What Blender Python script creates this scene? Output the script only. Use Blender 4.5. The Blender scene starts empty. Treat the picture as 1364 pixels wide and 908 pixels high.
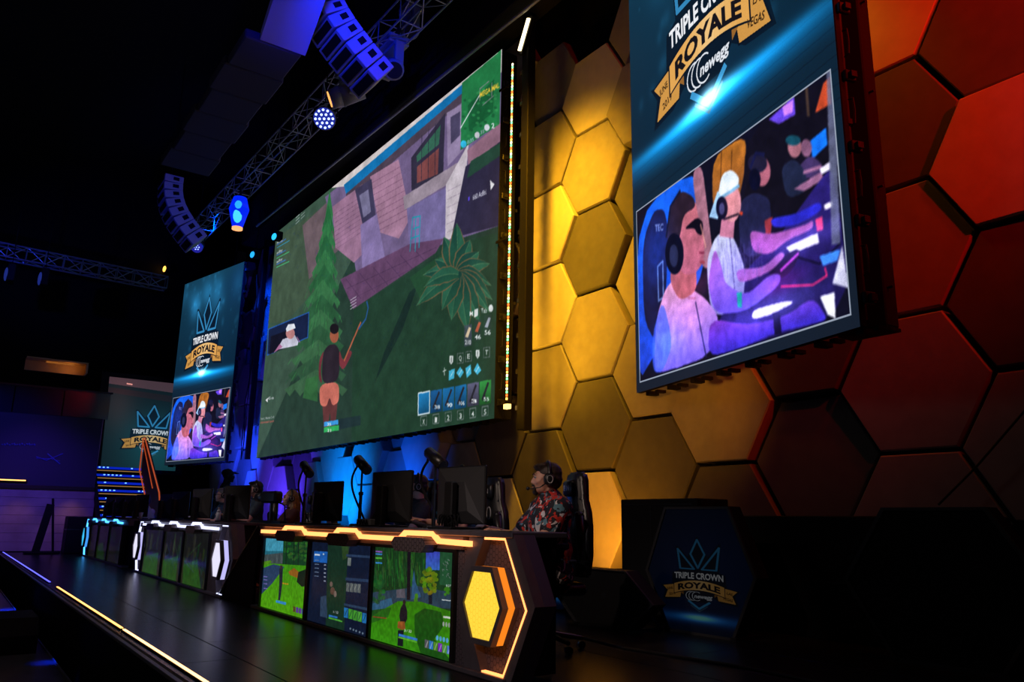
import bpy, bmesh, math, random
import numpy as np
from mathutils import Vector, Matrix
random.seed(7)
C = bpy.context.scene.collection
SC = bpy.context.scene
PI = math.pi

# ------------------------------------------------------------------ camera, world, lights, exposure
YAW, PITCH, ROLL, FPX = 0.61519, 0.22654, 0.01647, 1043.85
_f = Vector((-math.cos(YAW)*math.cos(PITCH), math.sin(YAW)*math.cos(PITCH), math.sin(PITCH)))
_r = _f.cross(Vector((0, 0, 1))).normalized(); _u = _r.cross(_f)
RGT = _r*math.cos(ROLL)+_u*math.sin(ROLL); UPV = -_r*math.sin(ROLL)+_u*math.cos(ROLL)
CAMP = Vector((0, 0, 1.0))
cd = bpy.data.cameras.new('camera'); cam = bpy.data.objects.new('camera', cd); C.objects.link(cam)
cd.sensor_width = 36; cd.lens = FPX/1364*36; cd.clip_end = 200; cd.clip_start = .05
cam.matrix_world = Matrix((RGT, UPV, -_f)).transposed().to_4x4(); cam.location = CAMP
SC.camera = cam

w = bpy.data.worlds.new('world'); SC.world = w; w.use_nodes = True
w.node_tree.nodes['Background'].inputs[0].default_value = (.35, .4, .9, 1)
w.node_tree.nodes['Background'].inputs[1].default_value = .0012
SC.view_settings.view_transform = 'Standard'; SC.view_settings.look = 'None'
SC.view_settings.exposure = 0; SC.view_settings.gamma = 1; SC.view_settings.use_curve_mapping = False

def aim(o, tgt):
    o.rotation_euler = (Vector(tgt)-o.location).to_track_quat('-Z', 'Y').to_euler()
def at_(px, py, Z=-.42):
    d = _f+RGT*((px-682)/FPX)+UPV*((454-py)/FPX); return CAMP+d*((Z-CAMP.z)/d.z)
def area(name, loc, tgt, e, col, sx, sy):
    l = bpy.data.lights.new(name, 'AREA'); l.shape = 'RECTANGLE'; l.size = sx; l.size_y = sy; l.energy = e; l.color = col
    o = bpy.data.objects.new(name, l); C.objects.link(o); o.location = loc; aim(o, tgt); return o
def spot(name, loc, tgt, e, col, ang, blend=.8, rad=.08):
    l = bpy.data.lights.new(name, 'SPOT'); l.energy = e; l.color = col; l.spot_size = math.radians(ang); l.spot_blend = blend; l.shadow_soft_size = rad
    o = bpy.data.objects.new(name, l); C.objects.link(o); o.location = loc; aim(o, tgt); return o
YEL = (1, .44, .012); ORA = (1, .34, .015); RED = (1, .004, .002); BLU = (.0, .1, 1); AZU = (0, .22, 1); VIO = (.08, .03, 1)
# wall washers (unseen colour floods set before the panel wall to tint it)
spot('yellow_flood_high', (-8.0, 4.6, 8.6), (-9.0, 7.4, 5.0), 3200, YEL, 54, 1, .5)
spot('yellow_flood_mid', (-9.3, 5.4, 2.2), (-8.9, 7.4, 4.4), 520, YEL, 80, 1, .5)
spot('yellow_flood_low', (-7.4, 6.2, .15), (-8.0, 7.4, 1.6), 160, ORA, 105, 1)
spot('amber_flood_low', (-5.2, 5.0, 2.3), (-7.2, 7.4, 2.6), 110, ORA, 80, 1)
spot('amber_flood_mid', (-5.6, 6.95, 4.6), (-7.0, 7.4, 2.9), 22, YEL, 140, 1)
spot('red_flood_side', (1.6, 5.4, 6.0), (-2.4, 7.4, 5.2), 900, RED, 62, 1)
spot('red_flood_back', (-.9, 6.3, 7.6), (-3.4, 7.4, 6.4), 260, (1, .02, .003), 110, 1)
spot('amber_flood_side', (-4.5, 6.6, 7.2), (-4.2, 7.4, 5.0), 34, ORA, 100, 1)
spot('blue_flood_a', (-15.8, 5.6, .9), (-16.2, 7.4, 1.9), 620, AZU, 95, 1)
spot('blue_flood_b', (-13.4, 5.8, .9), (-13.5, 7.4, 1.7), 220, BLU, 85, 1)
spot('violet_flood', (-19.6, 5.5, .8), (-20.6, 7.4, 2.2), 420, VIO, 110, 1)
spot('blue_flood_gap', (-22.0, 5.0, 9.6), (-24.4, 7.3, 5.4), 2600, (0, .06, 1), 60, 1)
spot('blue_flood_gap_low', (-22.6, 5.4, 1.2), (-24.0, 7.3, 3.4), 700, (.01, .05, 1), 80, 1)
# unseen fills added on players and desks, then coloured spots on truss, walls, pit
area('front_fill', (-9, -5, 6.5), (-8, 4, 1.2), 11, (1, .86, .78), 3, 1.5)
spot('player_fill', (-3.6, -1.5, 5.0), (-5.6, 4, 1.1), 460, (1, .74, .60), 26, 1)
spot('player_fill_far', (-12.0, -1.5, 5.6), (-12.7, 4, 1.2), 330, (1, .82, .74), 30, 1)
spot('desk_front_fill', (-2.2, -2.5, 3.5), (-4.9, 3.05, .5), 230, (.95, .82, .9), 24, 1)
spot('desk_front_fill_far', (-9.0, -2.5, 4.0), (-11.2, 3.05, .5), 220, (.95, .85, .95), 16, 1)
spot('truss_blue_a', (-7.6, 3.0, 8.4), (-10.2, 4.3, 7.9), 900, (0, .015, 1), 60, 1)
spot('truss_blue_b', (-15.0, 2.6, 6.2), (-19.4, 4.0, 8.6), 260, (0, .02, 1), 50, 1)
spot('left_truss_blue', (-23.5, -.6, 7.6), (-27.0, 1.0, 8.6), 200, (.02, .05, 1), 60, 1)
spot('left_wall_violet', (-20.5, .5, 5.5), (-25.2, 2.3, 1.0), 800, (.16, .06, 1), 44, 1)
spot('left_fascia_blue', (-21.5, .5, 5.0), (-25.2, 1.3, 2.7), 160, (.02, .03, 1), 50, 1)
spot('left_wall_warm_a', (-24.6, 1.6, 1.64), (-25.2, 1.7, .6), 6, (1, .38, .10), 80, 1)
spot('left_wall_warm_b', (-24.6, 2.9, 1.64), (-25.2, 2.9, .6), 9, (1, .38, .10), 80, 1)
spot('cove_warm', (-25.5, 2.5, 5.05), (-25.9, 2.4, 5.3), 2.5, (1, .38, .08), 150, 1)
spot('pit_blue', at_(8, 812)+Vector((.6, -.3, .9)), at_(8, 812), 300, (0, .03, 1), 26, 1)  # both pit spots added in place of blue reflections on the ledge
spot('pit_blue_near', at_(66, 882)+Vector((.3, -.3, .9)), at_(66, 882), 120, (0, .03, 1), 20, 1)
spot('stage_blue', (-17.0, 1.5, 6.0), (-15.0, 2.2, 0), 160, (.03, .10, 1), 60, 1)
spot('duct_blue', (-6.6, 2.2, 6.3), (-9.4, 3.0, 8.3), 260, (0, .012, 1), 40, .6)
spot('purple_spill', (-19.4, 2.6, 3.2), (-19.6, 3.8, 1.0), 90, (.5, .1, 1), 22, .8)

# ------------------------------------------------------------------ helpers
def at(px, py, Y=None, X=None, Z=None):
    d = _f+RGT*((px-682)/FPX)+UPV*((454-py)/FPX)
    if Y is not None: t = (Y-CAMP.y)/d.y
    elif X is not None: t = (X-CAMP.x)/d.x
    else: t = (Z-CAMP.z)/d.z
    return CAMP+d*t

def mat(name, col, rough=.6, metal=0, emi=None, es=0, noise=0, nscale=30, bump=0, spec=.5):
    m = bpy.data.materials.new(name); m.use_nodes = True; nt = m.node_tree; b = nt.nodes['Principled BSDF']
    b.inputs['Base Color'].default_value = (*col, 1); b.inputs['Roughness'].default_value = rough
    b.inputs['Metallic'].default_value = metal; b.inputs['Specular IOR Level'].default_value = spec
    if emi: b.inputs['Emission Color'].default_value = (*emi, 1); b.inputs['Emission Strength'].default_value = es
    if noise or bump:
        tc = nt.nodes.new('ShaderNodeTexCoord'); n = nt.nodes.new('ShaderNodeTexNoise'); n.inputs['Scale'].default_value = nscale; n.inputs['Detail'].default_value = 5
        nt.links.new(tc.outputs['Object'], n.inputs['Vector'])
        if noise:
            r = nt.nodes.new('ShaderNodeValToRGB')
            r.color_ramp.elements[0].position = .3; r.color_ramp.elements[1].position = .75
            r.color_ramp.elements[0].color = (*[c*(1-noise) for c in col], 1); r.color_ramp.elements[1].color = (*[min(1, c*(1+noise)) for c in col], 1)
            nt.links.new(n.outputs['Fac'], r.inputs['Fac']); nt.links.new(r.outputs['Color'], b.inputs['Base Color'])
        if bump:
            bp = nt.nodes.new('ShaderNodeBump'); bp.inputs['Strength'].default_value = bump; bp.inputs['Distance'].default_value = .01
            nt.links.new(n.outputs['Fac'], bp.inputs['Height']); nt.links.new(bp.outputs['Normal'], b.inputs['Normal'])
    return m
def emat(name, col, s): return mat(name, (.02, .02, .02), .5, emi=col, es=s)
def imat(name, img, s=1.0, rough=.5, ext='EXTEND'):
    m = bpy.data.materials.new(name); m.use_nodes = True; nt = m.node_tree; b = nt.nodes['Principled BSDF']
    b.inputs['Base Color'].default_value = (.004, .004, .004, 1); b.inputs['Roughness'].default_value = rough; b.inputs['Specular IOR Level'].default_value = .2
    t = nt.nodes.new('ShaderNodeTexImage'); t.image = img; t.extension = ext
    nt.links.new(t.outputs['Color'], b.inputs['Emission Color']); b.inputs['Emission Strength'].default_value = s
    return m

def obj(name, bm, m, parent=None, smooth=False, mats=None):
    me = bpy.data.meshes.new(name); bm.to_mesh(me); bm.free()
    for mm in (mats or [m]): me.materials.append(mm)
    if smooth:
        for p in me.polygons: p.use_smooth = True
    o = bpy.data.objects.new(name, me); C.objects.link(o)
    if parent: o.parent = parent
    return o
def obj_me(name, me, parent=None):
    o = bpy.data.objects.new(name, me); C.objects.link(o)
    if parent: o.parent = parent
    return o
def tag(o, label=None, cat=None, group=None, kind=None):
    if label: o['label'] = label
    if cat: o['category'] = cat
    if group: o['group'] = group
    if kind: o['kind'] = kind
    return o
def thing(name, label, cat, loc=(0, 0, 0), rz=0, group=None):
    o = bpy.data.objects.new(name, None); C.objects.link(o); o.location = loc; o.rotation_euler = (0, 0, rz)
    o.empty_display_size = .1
    return tag(o, label, cat, group)
def dup(root, loc, rz=None, label=None):
    r = root.copy(); C.objects.link(r); r.location = loc
    if rz is not None: r.rotation_euler = (0, 0, rz)
    if label: r['label'] = label
    for ch in list(root.children):
        c = ch.copy(); C.objects.link(c); c.parent = r
        for g in list(ch.children):
            d = g.copy(); C.objects.link(d); d.parent = c
    return r
def B(): return bmesh.new()
def box(bm, x0, x1, y0, y1, z0, z1, M=None, bev=0):
    g = bmesh.ops.create_cube(bm, size=1)['verts']
    for v in g:
        v.co = Vector((x0+(v.co.x+.5)*(x1-x0), y0+(v.co.y+.5)*(y1-y0), z0+(v.co.z+.5)*(z1-z0)))
    if bev:
        es = list({e for v in g for e in v.link_edges}); r = bmesh.ops.bevel(bm, geom=es, offset=bev, segments=1, affect='EDGES', clamp_overlap=True)
        g = list({v for f in r['faces'] for v in f.verts} | {v for v in g if v.is_valid})
    if M is not None:
        for v in g: v.co = M @ v.co
    return bm
def boxc(bm, c, s, M=None, bev=0):
    return box(bm, c[0]-s[0]/2, c[0]+s[0]/2, c[1]-s[1]/2, c[1]+s[1]/2, c[2]-s[2]/2, c[2]+s[2]/2, M, bev)
def cone(bm, p0, p1, r0, r1, seg=10, caps=True):
    p0 = Vector(p0); p1 = Vector(p1); d = p1-p0; L = d.length
    if L < 1e-6: return bm
    M = Matrix.Translation((p0+p1)/2) @ d.to_track_quat('Z', 'Y').to_matrix().to_4x4()
    bmesh.ops.create_cone(bm, cap_ends=caps, segments=seg, radius1=r0, radius2=r1, depth=L, matrix=M); return bm
def tube(bm, pts, r, seg=8, closed=False):
    pts = [Vector(p) for p in pts]; n = len(pts); rings = []
    up = Vector((0, 0, 1)); prev = None
    for i, p in enumerate(pts):
        a = pts[(i-1) % n] if (closed or i > 0) else p; b = pts[(i+1) % n] if (closed or i < n-1) else p
        t = (b-a).normalized()
        if prev is None:
            s = t.cross(up)
            if s.length < 1e-3: s = t.cross(Vector((1, 0, 0)))
        else: s = prev-t*prev.dot(t)
        s.normalize(); prev = s; q = t.cross(s)
        rings.append([bm.verts.new(p+(s*math.cos(2*PI*k/seg)+q*math.sin(2*PI*k/seg))*r) for k in range(seg)])
    m = n if closed else n-1
    for i in range(m):
        A = rings[i]; D = rings[(i+1) % n]
        for k in range(seg): bm.faces.new((A[k], A[(k+1) % seg], D[(k+1) % seg], D[k]))
    if not closed:
        bm.faces.new(rings[0][::-1]); bm.faces.new(rings[-1])
    return bm
def ball(bm, c, r, M=None, sub=2):
    if not hasattr(r, '__len__'): r = (r, r, r)
    g = bmesh.ops.create_icosphere(bm, subdivisions=sub, radius=1)['verts']
    for v in g:
        v.co = Vector((v.co.x*r[0], v.co.y*r[1], v.co.z*r[2]))
        if M is not None: v.co = M @ v.co
        v.co += Vector(c)
    return bm
def caps(bm, p0, p1, r0, r1, sub=2):
    ball(bm, p0, r0, sub=sub); ball(bm, p1, r1, sub=sub); cone(bm, p0, p1, r0, r1, 14); return bm
def prism(bm, pts2, y0, y1, F=None):
    """polygon in x,z extruded from y0 (front) to y1"""
    n = len(pts2); a = [bm.verts.new((x, y0, z)) for x, z in pts2]; b = [bm.verts.new((x, y1, z)) for x, z in pts2]
    fs = [bm.faces.new(a), bm.faces.new(b[::-1])]
    for i in range(n): fs.append(bm.faces.new((a[i], b[i], b[(i+1) % n], a[(i+1) % n])))
    bmesh.ops.recalc_face_normals(bm, faces=fs)
    return bm
def ring(bm, O, I, y0, y1):
    n = len(O); V = [[bm.verts.new((x, y, z)) for x, z in P] for P in (O, I) for y in (y0, y1)]
    oa, ob, ia, ib = V; fs = []
    for i in range(n):
        j = (i+1) % n
        fs += [bm.faces.new((oa[i], oa[j], ia[j], ia[i])), bm.faces.new((ob[i], ib[i], ib[j], ob[j])),
               bm.faces.new((oa[i], ob[i], ob[j], oa[j])), bm.faces.new((ia[i], ia[j], ib[j], ib[i]))]
    bmesh.ops.recalc_face_normals(bm, faces=fs); return bm
def quad_uv(name, pts, m, parent=None):
    """flat picture: pts BL, BR, TR, TL"""
    bm = B(); vs = [bm.verts.new(p) for p in pts]; f = bm.faces.new(vs); uv = bm.loops.layers.uv.new('UVMap')
    for l, c in zip(f.loops, ((0, 0), (1, 0), (1, 1), (0, 1))): l[uv].uv = c
    return obj(name, bm, m, parent)
def beam(bm, a, b, t, wd=None):
    """square bar"""
    a = Vector(a); b = Vector(b); d = b-a
    M = Matrix.Translation((a+b)/2) @ d.to_track_quat('Z', 'Y').to_matrix().to_4x4()
    g = bmesh.ops.create_cube(bm, size=1, matrix=M @ Matrix.Diagonal((t, wd or t, d.length, 1))); return bm
def truss(bm, a, b, s, n, r=.02):
    a = Vector(a); b = Vector(b); d = (b-a).normalized(); h = d.cross(Vector((0, 0, 1)))
    if h.length < .1: h = Vector((1, 0, 0))
    h.normalize(); v = h.cross(d).normalized()
    cs = [(h*sx+v*sy)*s/2 for sx, sy in ((-1, -1), (1, -1), (1, 1), (-1, 1))]
    for c in cs: cone(bm, a+c, b+c, r, r, 6)
    L = (b-a).length
    for i in range(n+1):
        p = a+d*(L*i/n)
        for k in range(4):
            cone(bm, p+cs[k], p+cs[(k+1) % 4], r*.6, r*.6, 5)
            if i < n:
                q = a+d*(L*(i+1)/n); cone(bm, p+cs[k if i % 2 else (k+1) % 4], q+cs[(k+1) % 4 if i % 2 else k], r*.6, r*.6, 5)
    return bm

# ------------------------------------------------------------------ flat print: a small numpy painter
_txt = {}
def text_tris(s, bold=0.0):
    k = (s, bold)
    if k in _txt: return _txt[k]
    cu = bpy.data.curves.new('t', 'FONT'); cu.body = s; cu.size = 1; cu.offset = bold; cu.align_x = 'CENTER'; cu.resolution_u = 3
    o = bpy.data.objects.new('t', cu); C.objects.link(o); dg = bpy.context.evaluated_depsgraph_get(); dg.update()
    me = bpy.data.meshes.new_from_object(o.evaluated_get(dg)); me.calc_loop_triangles()
    V = np.array([v.co[:2] for v in me.vertices]).reshape(-1, 2)
    T = np.array([t.vertices[:] for t in me.loop_triangles], dtype=int).reshape(-1, 3)
    bpy.data.objects.remove(o); bpy.data.curves.remove(cu); bpy.data.meshes.remove(me)
    if len(V):
        lo = V.min(0); hi = V.max(0); V = (V-[(lo[0]+hi[0])/2, 0]); V = V/[max(1e-6, (hi[0]-lo[0])/2), .72]
    _txt[k] = (V, T); return V, T      # x in -1..1, y cap height 0..1
def hom(src, dst):
    A = []; b = []
    for (x, y), (u, v) in zip(src, dst):
        A += [[x, y, 1, 0, 0, 0, -u*x, -u*y], [0, 0, 0, x, y, 1, -v*x, -v*y]]; b += [u, v]
    h = np.append(np.linalg.solve(np.array(A, float), np.array(b, float)), 1).reshape(3, 3)
    def T(p):
        p = np.asarray(p, float).reshape(-1, 2); q = np.c_[p, np.ones(len(p))] @ h.T; return q[:, :2]/q[:, 2:]
    return T
class Canvas:
    def __init__(s, w, h, bg):
        s.round = 0; s.w, s.h = w, h; s.a = np.ones((h, w, 3), np.float32)*np.array(bg, np.float32)/255; s.T = lambda p: np.asarray(p, float).reshape(-1, 2); s.rng = np.random.RandomState(3)
    def _mask(s, q):
        x0 = max(0, int(np.floor(q[:, 0].min()))); x1 = min(s.w, int(np.ceil(q[:, 0].max()))+1); y0 = max(0, int(np.floor(q[:, 1].min()))); y1 = min(s.h, int(np.ceil(q[:, 1].max()))+1)
        if x1 <= x0 or y1 <= y0: return None
        X = np.arange(x0, x1)[None, :]+.5; Y = np.arange(y0, y1)[:, None]+.5
        m = np.zeros((y1-y0, x1-x0), bool); n = len(q)
        for i in range(n):
            ax, ay = q[i]; bx, by = q[(i+1) % n]
            if ay == by: continue
            m ^= ((ay > Y) != (by > Y)) & (X < (bx-ax)*(Y-ay)/(by-ay)+ax)
        return m, x0, x1, y0, y1
    def poly(s, pts, col, al=1, grad=None, noise=0):
        if s.round and len(pts) > 4:
            pts = np.asarray(pts, float)
            for _ in range(s.round):
                nx = np.roll(pts, -1, 0); pts = np.stack([pts*.8+nx*.2, pts*.2+nx*.8], 1).reshape(-1, 2)
        q = s.T(pts); r = s._mask(q)
        if r is None: return
        m, x0, x1, y0, y1 = r; c = np.array(col, np.float32)/255
        if grad is not None:
            t = np.linspace(0, 1, y1-y0, dtype=np.float32)[:, None, None]; c = c*(1-t)+np.array(grad, np.float32)/255*t; c = np.broadcast_to(c, (y1-y0, x1-x0, 3))
        else: c = np.broadcast_to(c, (y1-y0, x1-x0, 3))
        if noise: c = c*(1+noise*(s.rng.rand(y1-y0, x1-x0, 1).astype(np.float32)-.5))
        mm = m[..., None]*al; s.a[y0:y1, x0:x1] = s.a[y0:y1, x0:x1]*(1-mm)+c*mm
    def line(s, pts, wd, col, al=1, closed=False):
        q = s.T(pts); T = s.T; s.T = lambda p: np.asarray(p, float); n = len(q)
        for i in range(n if closed else n-1):
            a = q[i]; b = q[(i+1) % n]; d = b-a; L = np.hypot(*d)
            if L < 1e-6: continue
            d = d/L; nn = np.array([-d[1], d[0]])*wd/2; e = d*wd*.3
            s.poly([a-e+nn, b+e+nn, b+e-nn, a-e-nn], col, al)
        s.T = T
    def ell(s, cx, cy, rx, ry, col, al=1, rot=0, grad=None, n=20):
        c, k = math.cos(rot), math.sin(rot)
        s.poly([(cx+rx*math.cos(t)*c-ry*math.sin(t)*k, cy+rx*math.cos(t)*k+ry*math.sin(t)*c) for t in np.linspace(0, 2*PI, n, endpoint=False)], col, al, grad)
    def glow(s, cx, cy, rx, ry, col, al=1):
        cx, cy = s.T([(cx, cy)])[0]
        X = np.arange(s.w)[None, :]; Y = np.arange(s.h)[:, None]
        g = np.exp(-(((X-cx)/rx)**2+((Y-cy)/ry)**2))[..., None]*al
        s.a += g.astype(np.float32)*np.array(col, np.float32)/255
    def text(s, t, fn, col, bold=.02):
        V, T = text_tris(t, bold)
        if not len(V): return
        P = s.T(np.array([fn(x, y) for x, y in V])); T0 = s.T; s.T = lambda p: p
        for tr in T: s.poly(P[tr], col)
        s.T = T0
    def grain(s, k=.06): s.a *= 1+k*(s.rng.rand(s.h, s.w, 1).astype(np.float32)-.5)
    def mottle(s, k=.15, cell=12):
        r = s.rng.rand(s.h//cell+2, s.w//cell+2).astype(np.float32)
        yy = np.arange(s.h)/cell; xx = np.arange(s.w)/cell; yi = yy.astype(int); xi = xx.astype(int); fy = (yy-yi)[:, None]; fx = (xx-xi)[None, :]
        g = r[yi][:, xi]*(1-fy)*(1-fx)+r[yi+1][:, xi]*fy*(1-fx)+r[yi][:, xi+1]*(1-fy)*fx+r[yi+1][:, xi+1]*fy*fx
        s.a *= (1+k*(g-.5))[..., None]
    def blur(s, k, y0=0, y1=None, x0=0, x1=None):
        a = s.a[y0:y1, x0:x1]
        for ax in (0, 1):
            n = a.shape[ax]; o = a.copy()
            for d in range(1, k+1):
                ia = np.clip(np.arange(n)-d, 0, n-1); ib = np.clip(np.arange(n)+d, 0, n-1); o += np.take(a, ia, ax)+np.take(a, ib, ax)
            a = o/(2*k+1)
        s.a[y0:y1, x0:x1] = a
    def image(s, name):
        im = bpy.data.images.new(name, s.w, s.h, alpha=False); im.colorspace_settings.name = 'sRGB'
        a = np.ones((s.h, s.w, 4), np.float32); a[..., :3] = np.clip(s.a, 0, 1)[::-1]; im.pixels.foreach_set(a.ravel()); im.update(); im.pack(); return im

def flat(x, y, x0, x1, y0, h): return (x0+(x+1)/2*(x1-x0), y0+h*y)
def draw_logo(cv, M, px, dim=1.0):
    """event logo; local units: half the width of the top line of text; M maps local -> canvas, px = pixels per unit"""
    T0 = cv.T; cv.T = lambda p: np.array([M(x, y) for x, y in np.asarray(p, float).reshape(-1, 2)])
    k = lambda *c: tuple(v*dim for v in c)
    DK = k(9, 20, 34); BL = k(52, 134, 186); GO = k(226, 166, 84); G2 = k(240, 196, 130)
    def arc(t, off): return (t, off-.20*t*t)
    # dark backing
    cv.poly([(-.92, 1.34), (-.80, 1.34), (-.42, .86), (0, 1.86), (.42, .86), (.86, 1.5), (.95, 1.5), (.84, .2), (1.08, .1), (1.10, -.2), (1.12, -.6), (1.62, -.52), (1.42, -.78), (1.54, -1.22), (.9, -1.15), (.6, -.95), (.35, -1.2), (-.35, -1.2), (-.6, -.95), (-.95, -1.15), (-1.54, -1.22), (-1.42, -.78), (-1.62, -.52), (-1.12, -.6), (-1.1, -.2), (-1.08, .1), (-.8, .2)], DK, .8)
    def stroke(pts, wd=.085): cv.line(pts, px*wd, BL, 1, True)
    stroke([(0, 1.68), (.29, 1.0), (0, .36), (-.29, 1.0)])
    stroke([(-.83, 1.22), (-.74, .3), (-.16, .3)]); stroke([(.88, 1.34), (.74, .3), (.16, .3)])
    cv.text('TRIPLE CROWN', lambda x, y: flat(x, y, -1, 1, -.14-.03*x*x, .28), k(238, 240, 245), .035)
    # ribbon
    n = 16; ts = np.linspace(-1.02, 1.02, n)
    for sx in (-1, 1):
        tail = [(.70, -.70), (1.06, -.46), (1.54, -.56), (1.33, -.78), (1.46, -1.14), (.76, -1.06)]
        cv.poly([(x*sx, y) for x, y in tail], k(208, 150, 72)); cv.line([(x*sx, y) for x, y in tail], px*.03, DK, 1, True)
        cv.poly([(.62*sx, -.92), (.62*sx, -.74), (.86*sx, -.74)], k(150, 100, 45))
    up = [arc(t, -.22) for t in ts]; lo = [arc(t, -.66) for t in ts]
    cv.poly([(x*1.03, y+.04) for x, y in up]+[(x*1.03, y-.04) for x, y in lo[::-1]], DK)
    for i in range(n-1):
        f = max(0, 1-abs(ts[i])*1.3); c = [GO[j]*(1-f)+G2[j]*f for j in range(3)]
        cv.poly([up[i], up[i+1], lo[i+1], lo[i]], c)
    cv.text('ROYALE', lambda x, y: (x*.86, -.57-.20*(x*.86)**2+y*.27), k(22, 20, 26), .045)
    def rt(cx, cy, hw, h, a): return lambda x, y: (cx+x*hw*math.cos(a)-(y-.5)*h*math.sin(a), cy+x*hw*math.sin(a)+(y-.5)*h*math.cos(a))
    cv.text('JUNE', rt(-1.22, -.68, .13, .11, .22), k(60, 40, 20)); cv.text('2019', rt(-1.12, -.93, .14, .11, .22), k(60, 40, 20))
    cv.text('LAS', rt(1.22, -.68, .11, .11, -.22), k(60, 40, 20)); cv.text('VEGAS', rt(1.14, -.93, .19, .12, -.22), k(60, 40, 20))
    W = k(225, 230, 238)
    cv.text('newegg', lambda x, y: (.17+x*.36+y*.03, -1.02+y*.18), W, .03)
    for cx in (-.34, -.22, -.08):
        cv.line([(cx+.19*math.cos(t), -.94+.2*math.sin(t)) for t in np.linspace(1.2 if cx < -.1 else .9, 4.9 if cx < -.1 else 5.4, 18)], px*.026, W)
    cv.line([(-.42, -1.18), (0, -1.5), (.42, -1.18)], px*.10, k(60, 150, 205)); cv.line([(-.34, -1.36), (0, -1.62), (.34, -1.36)], px*.05, k(90, 120, 140), .7)
    cv.T = T0

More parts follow.
